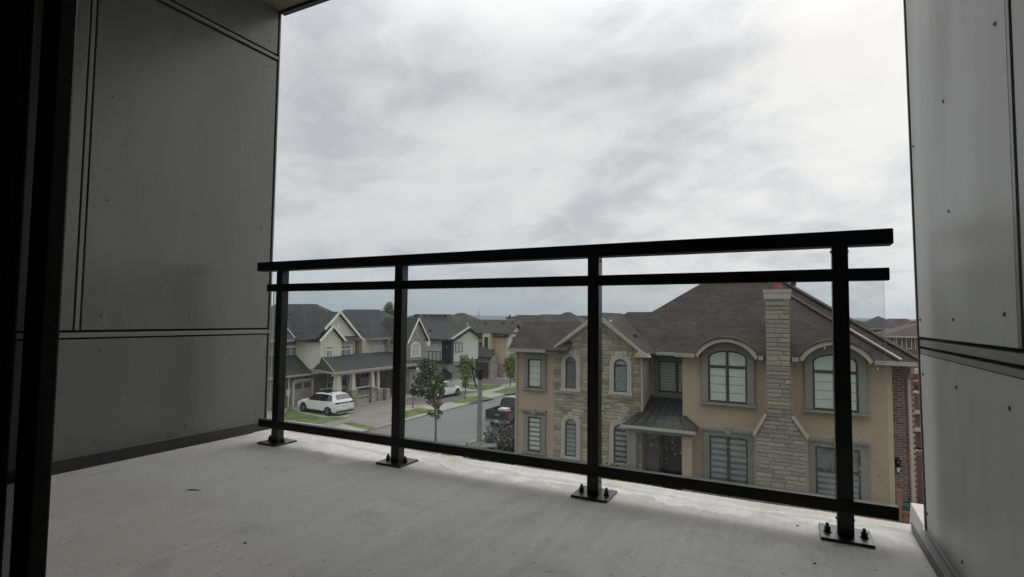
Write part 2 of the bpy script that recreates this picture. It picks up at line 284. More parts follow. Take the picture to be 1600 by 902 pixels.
# ------------------------------------------------------------------ mesh builder
SC = 1.0            # unit scale of the coordinates being typed in
BASE = {}
class MB:
    def __init__(s): s.v = []; s.f = []; s.mi = []; s.k = 0
    def add(s, vs, fs):
        o = len(s.v); s.v += [Vector(p) * SC for p in vs]; s.f += [tuple(i + o for i in f) for f in fs]; s.mi += [s.k] * len(fs); return s
    def hexa(s, p): return s.add(p, [(0, 3, 2, 1), (4, 5, 6, 7), (0, 1, 5, 4), (1, 2, 6, 5), (2, 3, 7, 6), (3, 0, 4, 7)])
    def box(s, x0, x1, y0, y1, z0, z1):
        return s.hexa([(x0, y0, z0), (x1, y0, z0), (x1, y1, z0), (x0, y1, z0), (x0, y0, z1), (x1, y0, z1), (x1, y1, z1), (x0, y1, z1)])
    def fbox(s, F, u0, u1, d0, d1, z0, z1):
        P = lambda u, d, z: fp(F, u, d, z)
        return s.hexa([P(u0, d1, z0), P(u1, d1, z0), P(u1, d0, z0), P(u0, d0, z0), P(u0, d1, z1), P(u1, d1, z1), P(u1, d0, z1), P(u0, d0, z1)])
    def prism(s, pts, off):
        n = len(pts); a = [Vector(p) for p in pts]; b = [p + Vector(off) for p in a]
        return s.add(a + b, [tuple(range(n)), tuple(range(2 * n - 1, n - 1, -1))] + [(i, (i + 1) % n, n + (i + 1) % n, n + i) for i in range(n)])
    def strip(s, A, B, off):      # ribbon between two paths, given a thickness
        for i in range(len(A) - 1):
            q = [Vector(A[i]), Vector(A[i + 1]), Vector(B[i + 1]), Vector(B[i])]; o = Vector(off)
            s.add(q + [p + o for p in q], [(0, 1, 2, 3), (7, 6, 5, 4), (0, 4, 5, 1), (1, 5, 6, 2), (2, 6, 7, 3), (3, 7, 4, 0)])
        return s
    def tube(s, p0, p1, r0, r1=None, n=10):
        p0 = Vector(p0); p1 = Vector(p1); r1 = r0 if r1 is None else r1; d = (p1 - p0).normalized()
        a = d.orthogonal().normalized(); b = d.cross(a); vs = []
        for p, r in ((p0, r0), (p1, r1)):
            for i in range(n): t = 2 * math.pi * i / n; vs.append(p + a * r * math.cos(t) + b * r * math.sin(t))
        return s.add(vs, [(i, (i + 1) % n, n + (i + 1) % n, n + i) for i in range(n)] + [tuple(range(n - 1, -1, -1)), tuple(range(n, 2 * n))])
    def path(s, pts, r, n=8):
        for i in range(len(pts) - 1):
            ra = r[i] if isinstance(r, (list, tuple)) else r; rb = r[i + 1] if isinstance(r, (list, tuple)) else r
            s.tube(pts[i], pts[i + 1], ra, rb, n)
        return s
    def bar(s, p0, p1, w, h):     # rectangular bar between two points, h measured vertically
        p0 = Vector(p0); p1 = Vector(p1); d = (p1 - p0).normalized(); sd = d.cross(Vector((0, 0, 1)))
        if sd.length < .01: sd = Vector((1, 0, 0))
        sd = sd.normalized() * w / 2; u = sd.cross(d).normalized() * h / 2
        return s.hexa([p0 - sd - u, p0 + sd - u, p1 + sd - u, p1 - sd - u, p0 - sd + u, p0 + sd + u, p1 + sd + u, p1 - sd + u])
    def build(s, name, material, parent=None, base=None, smooth=False, bevel=0.0):
        if parent is not None: base = BASE[parent.name]
        elif base is None: base = Vector((0, 0, 0))
        base = Vector(base); me = bpy.data.meshes.new(name)
        me.from_pydata([p - base for p in s.v], [], s.f)
        mats = material if isinstance(material, (list, tuple)) else [material]
        for q in mats: me.materials.append(q)
        if len(mats) > 1: me.polygons.foreach_set('material_index', s.mi)
        if smooth: me.polygons.foreach_set('use_smooth', [True] * len(me.polygons))
        me.update(); o = bpy.data.objects.new(name, me); COL.objects.link(o)
        if parent is not None: o.parent = parent
        else: o.location = base
        BASE[o.name] = base
        if bevel:
            q = o.modifiers.new('bevel', 'BEVEL'); q.width = bevel; q.segments = 2; q.limit_method = 'ANGLE'
        return o
def fp(F, u, d, z):
    ax, c = F
    return Vector((u, c - d, z)) if ax == 'y' else Vector((c + d, u, z))
def thing(name, label, cat, loc, group=None):
    o = bpy.data.objects.new(name, None); COL.objects.link(o); o.location = Vector(loc); o.empty_display_size = 0.2
    BASE[o.name] = Vector(loc); o['label'] = label; o['category'] = cat
    if group: o['group'] = group
    return o
def tag(o, label, cat, group=None):
    o['label'] = label; o['category'] = cat
    if group: o['group'] = group
    return o
def struct(o, kind='structure'): o['kind'] = kind; return o
def blk(name, material, parent, *a, **k): return MB().box(*a).build(name, material, parent, **k)
def inst(me, name, parent, world, scale=(1, 1, 1), rz=0.0):
    o = bpy.data.objects.new(name, me); COL.objects.link(o); o.parent = parent; o.location = Vector(world) - BASE[parent.name]; o.scale = scale; o.rotation_euler = (0, 0, rz); return o

# ------------------------------------------------------------------ BALCONY
FZ = 7.24
slab = MB().box(-3.30, 0.50, 0.32, 2.528, 6.98, FZ)
o = slab.build('balcony_floor', slab_m, None, (-1.4, 1.4, 6.98)); struct(o)
# rough worn outer lip of the slab, irregular raised cement
lip = MB()
N_ = 60
for i in range(N_):
    a = -3.2 + i * (3.6 / N_); b2 = a + 3.6 / N_ + .001
    h = lambda x: 0.0025 + 0.0035 * (0.5 + 0.5 * math.sin(x * 5.1 + math.sin(x * 13)))
    w_ = lambda x: 2.40 + 0.02 * math.sin(x * 7) + .012 * math.sin(x * 23)
    lip.add([(a, w_(a), FZ - .001), (b2, w_(b2), FZ - .001), (b2, w_(b2) + .03, FZ + h(b2)), (a, w_(a) + .03, FZ + h(a)), (b2, 2.5285, FZ + h(b2) * .8), (a, 2.5285, FZ + h(a) * .8), (b2, 2.5285, FZ - .03), (a, 2.5285, FZ - .03)],
            [(0, 1, 2, 3), (3, 2, 4, 5), (5, 4, 6, 7)])
o = lip.build('cement_lip', slab_m, None, (-1.4, 2.45, FZ), smooth=False); struct(o)
o = MB().box(-3.6, .85, -.2, 2.60, 10.17, 10.5).build('balcony_ceiling', soffit_m, None, (-1.4, 1.3, 10.17)); struct(o)
o = MB().box(-3.19, .42, 2.575, 2.612, 10.150, 10.40).build('drip_edge', flash_m, None, (-1.4, 2.6, 10.15)); struct(o)

def clad_wall(name, label, X, sgn, yends, panels, zt=10.17, lean=0.0, topz=7.27, pm=None):
    pm = pm or panel_m
    """X = visible face; sgn=+1 when the room side lies at larger x (left wall)"""
    root = thing(name, label, 'wall', (X, 1.5, FZ), 'side walls of the balcony')
    back = -sgn
    y1 = yends[1]
    ye = lambda z: y1 + lean * (z - FZ)
    x0, x1 = sorted((X - sgn * .030, X - sgn * .30))
    # sub wall behind the panels
    MB().hexa([(x0, yends[0], 6.9), (x1, yends[0], 6.9), (x1, ye(6.9) - .012, 6.9), (x0, ye(6.9) - .012, 6.9), (x0, yends[0], zt), (x1, yends[0], zt), (x1, ye(zt) - .012, zt), (x0, ye(zt) - .012, zt)]).build('backing', joint_m, root)
    # corner trim angle, in the panel colour
    a, b = sorted((X + sgn * .004, X - sgn * .30))
    MB().hexa([(a, ye(6.9) - .010, 6.9), (b, ye(6.9) - .010, 6.9), (b, ye(6.9), 6.9), (a, ye(6.9), 6.9), (a, ye(zt) - .010, zt), (b, ye(zt) - .010, zt), (b, ye(zt), zt), (a, ye(zt), zt)]).build('corner_trim', trim_m, root)
    for (ya, yb, za, zb, fast) in panels:
        yb0 = yb if yb < y1 - .1 else None
        q0 = ye(za) - .022 if yb0 is None else yb; q1 = ye(zb) - .022 if yb0 is None else yb
        a, b = sorted((X, X - sgn * .028))
        p = MB().hexa([(a, ya, za), (b, ya, za), (b, q0, za), (a, q0, za), (a, ya, zb), (b, ya, zb), (b, q1, zb), (a, q1, zb)]).build('panel', pm, root, bevel=.0015)
        for (fy, fz) in fast:
            MB().tube((X - sgn * .002, fy, fz), (X + sgn * .0015, fy, fz), .0062, .0058, 12).tube((X, fy, fz), (X + sgn * .0035, fy, fz), .003, .0025, 8).build('rivet', rivet_m, p)
    return root
YF = (2.02, 2.50)
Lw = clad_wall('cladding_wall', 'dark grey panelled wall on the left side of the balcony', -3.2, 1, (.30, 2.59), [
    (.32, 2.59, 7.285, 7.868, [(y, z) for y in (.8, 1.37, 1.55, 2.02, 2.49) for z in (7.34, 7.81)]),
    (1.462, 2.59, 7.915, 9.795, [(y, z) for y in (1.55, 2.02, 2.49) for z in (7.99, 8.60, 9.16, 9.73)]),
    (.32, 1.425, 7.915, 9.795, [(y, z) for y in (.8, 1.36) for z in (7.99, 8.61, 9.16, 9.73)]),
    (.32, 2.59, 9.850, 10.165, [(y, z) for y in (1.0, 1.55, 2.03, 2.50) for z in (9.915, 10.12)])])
blk('joint_trim', trim_m, Lw, -3.222, -3.196, .32, 2.575, 7.878, 7.903)
blk('joint_trim', trim_m, Lw, -3.222, -3.196, .32, 2.575, 9.812, 9.834)
blk('joint_trim', trim_m, Lw, -3.222, -3.198, 1.434, 1.452, 7.915, 9.795)
blk('base_trim', trim_m, Lw, -3.215, -3.190, .32, 2.575, 7.262, 7.284)
MB().prism([(-3.20, .32, FZ), (-3.085, .32, FZ), (-3.088, .32, FZ + .028), (-3.20, .32, FZ + .040)], (0, 2.21, 0)).build('base_flashing', flash_m, Lw)
Rw = clad_wall('cladding_wall', 'grey panelled wall on the right side of the balcony, with sky sheen painted into its colour', .43, -1, (.30, 2.445), [
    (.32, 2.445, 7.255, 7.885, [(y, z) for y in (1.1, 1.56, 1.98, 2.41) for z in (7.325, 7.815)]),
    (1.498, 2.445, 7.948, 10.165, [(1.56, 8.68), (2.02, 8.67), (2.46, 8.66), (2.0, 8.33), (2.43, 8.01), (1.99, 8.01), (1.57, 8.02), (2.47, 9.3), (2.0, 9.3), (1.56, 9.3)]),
    (.32, 1.462, 7.948, 10.165, [(y, z) for y in (.9, 1.40) for z in (8.01, 8.68, 9.3)])], lean=.05, pm=mat('panel_grey_painted_sheen', (0.52, 0.525, 0.50), 0.46, 0.06, 2.2, rv=.08, bump=0.02, bscale=30, spec=0.7, streak=(3, 3, .6)))  # left wall's panel grey painted lighter here to carry the grazing sky sheen
blk('joint_trim', trim_m, Rw, .427, .45, .32, 2.43, 7.915, 7.938)
blk('joint_trim', trim_m, Rw, .427, .45, .32, 2.43, 7.888, 7.905)
blk('joint_trim', trim_m, Rw, .428, .45, 1.472, 1.488, 7.95, 10.165)
blk('base_trim', trim_m, Rw, .424, .45, .32, 2.43, 7.250, 7.262)
MB().box(.388, .394, .32, 2.452, FZ + .0005, FZ + .034).box(.388, .412, .32, 2.452, FZ + .034, FZ + .038).build('gutter_flashing', flash2_m, Rw)
o = MB().hexa([(.445, 2.56, 7.12), (.80, 2.56, 7.12), (.80, 2.86, 7.12), (.445, 2.86, 7.12), (.450, 2.565, 7.225), (.80, 2.565, 7.225), (.80, 2.85, 7.24), (.450, 2.85, 7.24)]).build('concrete_stub', slab_m, None, (.6, 2.6, 7.2), bevel=.004)
tag(o, 'white concrete stub beyond the slab corner at the right wall', 'concrete block')

# ---- room behind the camera and sliding door
rm = MB(); rm.box(-3.3, 3, -4.1, -4.0, FZ, 10.2).box(-3.4, -3.3, -4.1, .30, FZ, 10.2).box(3.0, 3.1, -4.1, .2, FZ, 10.2).box(-3.4, 3.1, -4.1, .32, FZ - .26, FZ - .004).box(-3.4, 3.1, -4.1, .1, 10.0, 10.1)
rm.box(-3.3, -1.22, .24, .34, FZ, 10.17).box(.46, 3.0, .2, .3, FZ, 10.17).box(-1.22, .46, .22, .30, 9.7, 10.17)
o = rm.build('room', room_m, None, (0, -2, FZ)); struct(o)
dr = thing('sliding_door', 'black framed sliding door at the left edge, partly open', 'door', (-1.0, .35, FZ))
MB().box(-.872, -.828, .334, .356, FZ + .02, 9.68).build('stile', black_m, dr, bevel=.003)
blk('stile', black_m, dr, -1.22, -.938, .334, .354, FZ + .02, 9.68, bevel=.003)
blk('door_glass', doorglass_m, dr, -.938, -.872, .342, .346, FZ + .1, 9.6)
blk('head_rail', black_m, dr, -1.22, .43, .332, .372, 9.68, 9.76)
blk('sill_track', black_m, dr, -1.22, .43, .322, .376, FZ - .02, FZ + .018)

# ---- railing
rail = thing('balcony_railing', 'black metal railing with glass panes along the balcony edge', 'railing', (-1.3, 2.29, FZ))
YP0, YP1 = 2.265, 2.315
def px_post(pl, pr, py, left):   # post x-range from its visible edges
    if left: return aY(pl, py, YP0).x, aY(pr, py, YP1).x
    return aY(pl, py, YP1).x, aY(pr, py, YP0).x
posts = [-2.733, -1.829, -0.757, 0.171]
pole_x = []
for xc in posts:
    p = MB().box(xc - .0255, xc + .0255, YP0, YP1, FZ + .010, 8.272).build('post', post_m, rail, bevel=.002)
    MB().box(xc - .080, xc + .080, 2.214, 2.366, FZ + .0005, FZ + .010).build('base_plate', plate_m, p, bevel=.0015)
    for sx in (-.056, .056):
        for sy in (2.284,):
            b = MB().tube((xc + sx, sy, FZ + .010), (xc + sx, sy, FZ + .0125), .0145, n=16).tube((xc + sx, sy, FZ + .0125), (xc + sx, sy, FZ + .0285), .0105, n=6)
            b.tube((xc + sx, sy, FZ + .0285), (xc + sx, sy, FZ + .040), .0055, n=10)
            b.build('bolt', bolt_m, p)
    for zz in (8.255, 7.300):
        for sg in (1, -1):
            MB().tube((xc + sg * .0255, 2.29, zz), (xc + sg * .0295, 2.29, zz), .0055, .004, 10).build('screw', bolt_m, p)
MB().box(-2.924, .331, 2.255, 2.328, 8.272, 8.327).build('top_rail', black_m, rail, bevel=.004)
MB().box(-2.831, .317, 2.256, 2.296, 8.146, 8.190).build('middle_rail', black_m, rail, bevel=.002)
MB().box(-2.864, .325, 2.256, 2.292, 7.330, 7.375).build('bottom_rail', black_m, rail, bevel=.002)
panes = [(-2.822, -1.832), (-1.826, -.760), (-.754, .305)]
edge_m = mat('glass_edge', (.42, .50, .46), .2)
for a, b in panes:
    q = MB().box(a, b, 2.2985, 2.3065, 7.37, 8.15); q.mi = [0, 0, 0, 1, 0, 1]; q.build('glass_pane', [glass_m, edge_m], rail)
# rain drops on the panes
dm = MB()
for i in range(900):
    r_ = rnd.random()
    if r_ < .85: x = rnd.triangular(-.25, .30, .27) if rnd.random() < .62 else rnd.uniform(-.65, .05); z = rnd.triangular(7.385, 7.62, 7.46)
    else: x = rnd.uniform(-2.7, .30); z = rnd.uniform(7.39, 8.1)
    s_ = rnd.choice((.0012, .0016, .0021, .0030)) * (1.2 if rnd.random() < .1 else 1)
    c = Vector((x, 2.307, z)); vs = []; 
    for k in range(6): t = math.pi * k / 3; vs.append(c + Vector((math.cos(t) * s_, 0, math.sin(t) * s_ * 1.2)))
    for k in range(6): t = math.pi * k / 3; vs.append(c + Vector((math.cos(t) * s_ * .6, s_ * .5, math.sin(t) * s_ * .7)))
    dm.add(vs, [(k, (k + 1) % 6, 6 + (k + 1) % 6, 6 + k) for k in range(6)] + [(6, 7, 8, 9, 10, 11)])
o = dm.build('rain_drops', drop_m, rail, smooth=True); struct(o, 'stuff')
# litter on the slab
lf = MB(); c = aZ(303, 766, FZ)
lf.add([c + Vector(p) for p in ((-.035, -.018, .001), (-.012, -.012, .004), (.018, .004, .006), (.04, .02, .002), (.012, .012, .003), (-.02, .002, .002))], [(0, 1, 5), (1, 2, 4, 5), (2, 3, 4)])
o = lf.build('dead_leaf', mat('dead_leaf', (.03, .02, .015), .8, .2, 40), None, c); tag(o, 'small dark dead leaf lying on the concrete floor at left', 'leaf')
for i, (px, py, nm) in enumerate(((383, 849, 'dark speck of dirt nearest the front of the floor'), (1246, 822, 'dark chip of grit left of the rightmost post'), (1273, 881, 'dark grit crumb below the rightmost post plate'))):
    c = aZ(px, py, FZ); g_ = MB().hexa([c + Vector(p) * .004 for p in ((-1, -1, 0), (1.3, -.8, 0), (1, 1, 0), (-1, .8, 0), (-.6, -.5, .9), (.7, -.4, 1), (.5, .6, .8), (-.5, .4, 1))])
    o = g_.build('grit', bolt_m, None, c); tag(o, nm, 'grit', 'grit crumbs on the balcony floor')

# ------------------------------------------------------------------ shared house builders
def half_at(z, hw, zs, rise):
    if z <= zs: return hw
    if z >= zs + rise: return 0
    return hw * math.sqrt(max(0, 1 - ((z - zs) / rise) ** 2))
def archpath(uc, hw, zb, zs, rise, n=12):
    pts = [(uc - hw, zb)]
    for i in range(n + 1):
        t = math.pi - math.pi * i / n; pts.append((uc + hw * math.cos(t), zs + rise * math.sin(t)))
    return pts + [(uc + hw, zb)]
def arch_band(mb, F, uc, hi, ho, zb, zsi, ri, zso, ro, d0, d1, n=12):
    A = archpath(uc, hi, zb, zsi, ri, n); B = archpath(uc, ho, zb, zso, ro, n)
    off = fp(F, 0, d1, 0) - fp(F, 0, d0, 0)
    return mb.strip([fp(F, u, d0, z) for u, z in A], [fp(F, u, d0, z) for u, z in B], off)
def arch_fill(mb, F, uc, hw, zb, zs, rise, d0, d1, n=12):
    off = fp(F, 0, d1, 0) - fp(F, 0, d0, 0)
    return mb.prism([fp(F, u, d0, z) for u, z in archpath(uc, hw, zb, zs, rise, n)], off)
def window(root, F, u0, u1, z0, z1, cols=1, frame=None, fw=.045, mull=.05, rise=0.0, transom=None, blind=None, nb=6, gap=.18, dark=None, trim=None, tw=.12, tmat=None,
           sill=None, muntin=None, glass=True, d=0.0, tlow=True, label=None):
    """a window standing proud of its wall: lining, blind slats, glass, frame, surround"""
    frame = frame or winframe_m; uc = (u0 + u1) / 2; hw = (u1 - u0) / 2; D = d
    f = MB()
    if rise:
        arch_band(f, F, uc, hw - fw, hw, z0 + fw, z1, rise - fw, z1, rise, D + .012, D + .055)
        f.fbox(F, u0, u1, D + .012, D + .055, z0, z0 + fw)
    else:
        f.fbox(F, u0, u0 + fw, D + .012, D + .055, z0, z1).fbox(F, u1 - fw, u1, D + .012, D + .055, z0, z1)
        f.fbox(F, u0 + fw, u1 - fw, D + .012, D + .055, z0, z0 + fw).fbox(F, u0 + fw, u1 - fw, D + .012, D + .055, z1 - fw, z1)
    W = (u1 - u0 - 2 * fw - mull * (cols - 1)) / cols
    zt = z1 + (rise - fw if rise else -fw)
    for c in range(1, cols):
        a = u0 + fw + c * W + (c - 1) * mull; f.fbox(F, a, a + mull, D + .012, D + .060, z0 + fw, zt)
    if transom:
        f.fbox(F, u0 + fw, u1 - fw, D + .012, D + .062, transom - mull / 2, transom + mull / 2)
    wo = f.build('window', frame, root)
    if label: wo['label'] = label
    lin = MB()
    if rise: arch_fill(lin, F, uc, hw - .01, z0 + .01, z1, rise - .01, D + .002, D + .008)
    else: lin.fbox(F, u0 + .01, u1 - .01, D + .002, D + .008, z0 + .01, z1 - .01)
    lin.build('lining', dark or darkwin_m, wo)
    ztop = z1 - fw
    for c in range(cols):
        a = u0 + fw + c * (W + mull); b = a + W
        if blind:
            top = transom - mull / 2 if transom else ztop
            h = (top - z0 - fw) / nb
            for k in range(nb):
                za = z0 + fw + k * h; MB().fbox(F, a + .012, b - .012, D + .014, D + .024 + .003 * (k % 2), za + h * gap / 2, za + h * (1 - gap / 2)).build('blind_slat', blind, wo)
        if glass:
            g = MB()
            if rise and not transom and cols == 1: arch_fill(g, F, uc, hw - fw, z0 + fw, z1, rise - fw, D + .032, D + .036)
            else: g.fbox(F, a, b, D + .032, D + .036, z0 + fw, (transom - mull / 2) if transom else ztop)
            g.build('pane', winglass_m, wo)
        if muntin:
            m_ = MB(); nc, nr, r0 = muntin; top = ztop; zz0 = z0 + fw
            for k in range(1, nc): x = a + W * k / nc; m_.fbox(F, x - .014, x + .014, D + .036, D + .048, zz0, top)
            for k in range(1, nr): z = zz0 + (top - zz0) * k / nr; m_.fbox(F, a, b, D + .036, D + .0475, z - .014, z + .014)
            m_.build('muntin', frame, wo)
    if rise and transom:      # arched lights over the transom
        zb = transom + mull / 2
        for c in range(cols):
            a = u0 + fw + c * (W + mull); b = a + W; pts = []
            for i in range(9):
                u = a + (b - a) * i / 8; t = (u - uc) / (hw - fw)
                pts.append((u, z1 + (rise - fw) * math.sqrt(max(0, 1 - t * t))))
            P1 = [fp(F, u, D + .032, z) for u, z in pts]
            MB().prism([fp(F, a, D + .032, zb)] + P1 + [fp(F, b, D + .032, zb)], fp(F, 0, .004, 0) - fp(F, 0, 0, 0)).build('pane', winglass_m, wo)
            if blind: MB().prism([fp(F, a + .01, D + .014, zb + .01)] + [fp(F, u, D + .014, z - .012) for u, z in pts] + [fp(F, b - .01, D + .014, zb + .01)], fp(F, 0, .010, 0) - fp(F, 0, 0, 0)).build('blind_slat', blind, wo)
    if trim is not None:
        t = MB()
        if rise:
            arch_band(t, F, uc, hw + .002, hw + tw, z0 if tlow else z0, z1, rise + .002, z1, rise + tw * trim, D + .0, D + .085)
        else:
            t.fbox(F, u0 - tw, u0 - .002, D, D + .085, z0, z1).fbox(F, u1 + .002, u1 + tw, D, D + .085, z0, z1).fbox(F, u0 - tw, u1 + tw, D, D + .0852, z1 + .002, z1 + tw * trim)
        t.build('surround', tmat or band_m, wo)
    if sill:
        s0, s1, zz, hh, dd = sill
        MB().fbox(F, s0, s1, D, D + dd, zz - hh, zz).build('sill', tmat or band_m, wo)
    return wo
def slabroof(polys, name, material, root, th=.12):
    mb = MB()
    for p in polys: mb.prism(p, (0, 0, -th))
    return mb.build(name, material, root)
def hiproof(root, x0, x1, y0, y1, ze, pitch, material, over=.45, name='roof', gable=None, th=.14):
    """hip roof over a rectangle; ridge along the longer side; gable='x' or 'y' makes the ends of that axis upright"""
    X0, X1, Y0, Y1 = x0 - over, x1 + over, y0 - over, y1 + over; ze2 = ze - 0.0
    w_, d_ = X1 - X0, Y1 - Y0; r = min(w_, d_) / 2; zr = ze2 + r * pitch
    if w_ >= d_:
        i = 0 if gable == 'x' else r; a = (X0 + i, (Y0 + Y1) / 2, zr); b = (X1 - i, (Y0 + Y1) / 2, zr)
        P = [[(X0, Y0, ze2), (X1, Y0, ze2), b, a], [(X1, Y1, ze2), (X0, Y1, ze2), a, b], [(X1, Y0, ze2), (X1, Y1, ze2), b], [(X0, Y1, ze2), (X0, Y0, ze2), a]]
    else:
        i = 0 if gable == 'y' else r; a = ((X0 + X1) / 2, Y0 + i, zr); b = ((X0 + X1) / 2, Y1 - i, zr)
        P = [[(X1, Y0, ze2), (X1, Y1, ze2), b, a], [(X0, Y1, ze2), (X0, Y0, ze2), a, b], [(X0, Y0, ze2), (X1, Y0, ze2), a], [(X1, Y1, ze2), (X0, Y1, ze2), b]]
    o = slabroof(P, name, material, root, th)
    e = MB()
    for (a_, b_) in (((X0, Y0), (X1, Y0)), ((X1, Y0), (X1, Y1)), ((X1, Y1), (X0, Y1)), ((X0, Y1), (X0, Y0))):
        q0 = Vector((*a_, ze2 - .10)); q1 = Vector((*b_, ze2 - .10)); e.bar(q0, q1, .10, .15)
    e.build('gutter', gutter_m, root)
    return o, zr

# ------------------------------------------------------------------ CORNER HOUSE across the side street (typed in 9/10 units)
SC = 10 / 9
house = thing('corner_house', 'large tan stucco and stone house with brown roof and tall chimney, nearest across the street', 'house', (-3.5, 20.7, 0))
FM = ('y', 18.6)
E0 = 6.12; SL = .73; EY = 18.15           # eave height, roof slope, eave line
wall = MB().box(-9.2, -7.70, 18.6, 27, 0, 6.02).box(-7.70, -4.5, 18.66, 27, 0, 6.02).box(-4.5, -3.13, 20, 27, 0, 6.02).box(-3.13, 2.6, 18.6, 27, 0, 6.02)
wall.build('wall', stucco_m, house)
# --- roof
slope = lambda x, y: E0 + SL * (y - EY)
arches = [(-1.735, .93, 6.10, .545), (1.20, .93, 6.10, .545)]     # centre, half width, spring, rise of the two eyebrow arches
def az(x, a): return half_z(x, a)
def half_z(x, a):
    uc, hw, zs, rs = a; t = (x - uc) / hw; return zs + rs * max(0.0, 1 - t * t) ** .72
front = [(-3.3, EY, E0)]
for a in arches:
    for i in range(13):
        x = a[0] - a[1] + 2 * a[1] * i / 12; z = max(E0, half_z(x, a)); front.append((x, EY + (z - E0) / SL, z))
front += [(2.75, EY, E0), (-.275, EY + 3.025, E0 + SL * 3.025)]
zr = E0 + SL * 3.025
roofp = MB()
roofp.prism(front, (0, 0, -.10))
ap = (-.275, EY + 3.025, zr)
roofp.prism([(2.75, EY, E0), (2.75, 21.5, E0), (-.0, 24.2, zr), ap], (0, 0, -.10))
roofp.prism([(-3.3, EY, E0), ap, (-.3, 24, zr), (-3.3, 24, E0)], (0, 0, -.10))
# main hip behind
ZE = 6.05; YB = 19.6; zm = 8.80; rY = YB + (zm - ZE) / SL; xr = 3.5; xl = -3.02 - (rY - YB)
A_ = (-3.02, rY, zm); B_ = (xr - (rY - YB), rY, zm); yb2 = 2 * rY - YB
roofp.prism([(xl, YB, ZE), (xr, YB, ZE), B_, A_], (0, 0, -.12)); roofp.prism([(xr, YB, ZE), (xr, yb2, ZE), B_], (0, 0, -.12))
roofp.prism([(xr, yb2, ZE), (xl, yb2, ZE), A_, B_], (0, 0, -.12)); roofp.prism([(xl, yb2, ZE), (xl, YB, ZE), A_], (0, 0, -.12))
# low ridge wing (left of the main hip)
rz = 7.50; ry = YB + (rz - ZE) / SL
hx = xl + (ry - YB); roofp.prism([(-7.6, YB, ZE), (xl, YB, ZE), (hx, ry, rz), (-5.75, ry, rz)], (0, 0, -.12)); roofp.prism([(-7.2, ry * 2 - YB, ZE), (-5.75, ry, rz), (hx, ry, rz), (-4.2, ry * 2 - YB, ZE)], (0, 0, -.1))
# left side-gabled wing
lz = 7.075; ly = EY + (lz - 6.07) / SL
roofp.prism([(-9.40, EY, 6.07), (-7.0, EY, 6.07), (-7.0, ly, lz), (-9.40, ly, lz)], (0, 0, -.10)); roofp.prism([(-9.40, ly, lz), (-7.0, ly, lz), (-7.0, ly * 2 - EY, 6.07), (-9.40, ly * 2 - EY, 6.07)], (0, 0, -.10))
# front gable roof over the stone wing
gx, gz, gl, gr, ge = -5.98, 7.44, -7.86, -4.20, 6.03
roofp.prism([(gl, 18.32, ge), (gx, 18.32, gz), (gx, 21.6, gz), (gl, 21.6, ge)], (0, 0, -.09)); roofp.prism([(gx, 18.32, gz), (gr, 18.32, ge), (gr, 21.6, ge), (gx, 21.6, gz)], (0, 0, -.09))
roof = roofp.build('roof', shingle_m, house)
# ridge caps, small roof fittings
cap = MB(); cap.bar(Vector(A_) + Vector((0, 0, .02)), Vector(B_) + Vector((0, 0, .02)), .24, .05)
cap.bar((2.75, EY, E0 + .03), (-.275, EY + 3.025, zr + .03), .16, .04).bar((xr, YB, ZE + .03), Vector(B_) + Vector((0, 0, .03)), .2, .04)
cap.build('ridge_cap', shingle_m, roof)
MB().bar((2.75, EY - .02, E0 + .055), (1.55, EY + 1.18, E0 + .055 + 1.2 * SL), .075, .05).build('hip_flashing', valley_m, roof)
MB().bar((-4.50, 19.62, 6.13), (-5.95, 21.2, 7.32), .14, .05).build('valley_flashing', valley_m, roof)
MB().box(.10, .30, 23.0, 23.3, 8.55, 8.95).build('roof_vent', shingle_m, roof)
MB().box(-5.0, -4.86, 19.3, 19.5, 6.55, 6.66).build('roof_vent', joint_m, roof)
MB().box(-5.60, -5.52, 18.5, 18.6, 7.10, 7.18).build('roof_light', white_m, roof)
# gutters and soffits
gut = [(-9.42, -7.86, EY, 6.07), (-4.20, -2.66, None, 0), (-3.3, -2.66, EY, E0), (-.81, -.68, EY, E0), (.09, .27, EY, E0), (2.13, 2.80, EY, E0), (2.80, 3.9, 18.17, E0 - .003)]
for x0, x1, y, z in gut:
    if y is None: MB().box(x0, -3.3, 19.50, 19.60, 5.95, 6.05).box(x0, -3.3, 19.60, 20.0, 5.97, 5.985).build('gutter', gutter_m, house); continue
    g = MB(); g.box(x0, x1, y - .09, y + .01, z - .10, z - .005).box(x0, x1, y - .105, y - .085, z - .022, z + .006); g.build('gutter', gutter_m, house)
    blk('soffit', fascia_m, house, x0, x1, y + .01, 18.62 if x0 < 2.5 else 18.9, z - .125, z - .107)
# right brick wing
MB().box(2.602, 3.15, 18.93, 26, 0, 6.0).build('wall', bmortar_m, house); bw = bpy.data.objects[house.children[-1].name] if house.children else None
# --- eyebrow arches
for a in arches:
    uc, hw, zs, rs = a
    xs = [uc - hw + 2 * hw * i / 16 for i in range(17)]
    top = [(x, 18.10, half_z(x, a) + .0) for x in xs]
    inn = [(uc + (x - uc) * .90, 18.10, half_z(x, a) - .115 + (0.03 if abs(x - uc) > hw * .9 else 0)) for x in xs]
    MB().strip(top, inn, (0, .10, 0)).build('arch_fascia', fascia_m, house)
    v = MB()
    fr = [Vector((x, 18.06, half_z(x, a) + .035)) for x in xs]; bk = [Vector((x, EY + (max(E0, half_z(x, a)) - E0) / SL + .12, half_z(x, a) + .035)) for x in xs]
    v.strip(fr, bk, (0, 0, -.04)); v.build('arch_roof', shingle_m, roof)
    MB().prism([(uc - hw * .9, 18.58, 5.9)] + [(uc + (x - uc) * .9, 18.58, half_z(x, a) - .10) for x in xs] + [(uc + hw * .9, 18.58, 5.9)], (0, .1, 0)).build('gable_wall', stucco_m, house)
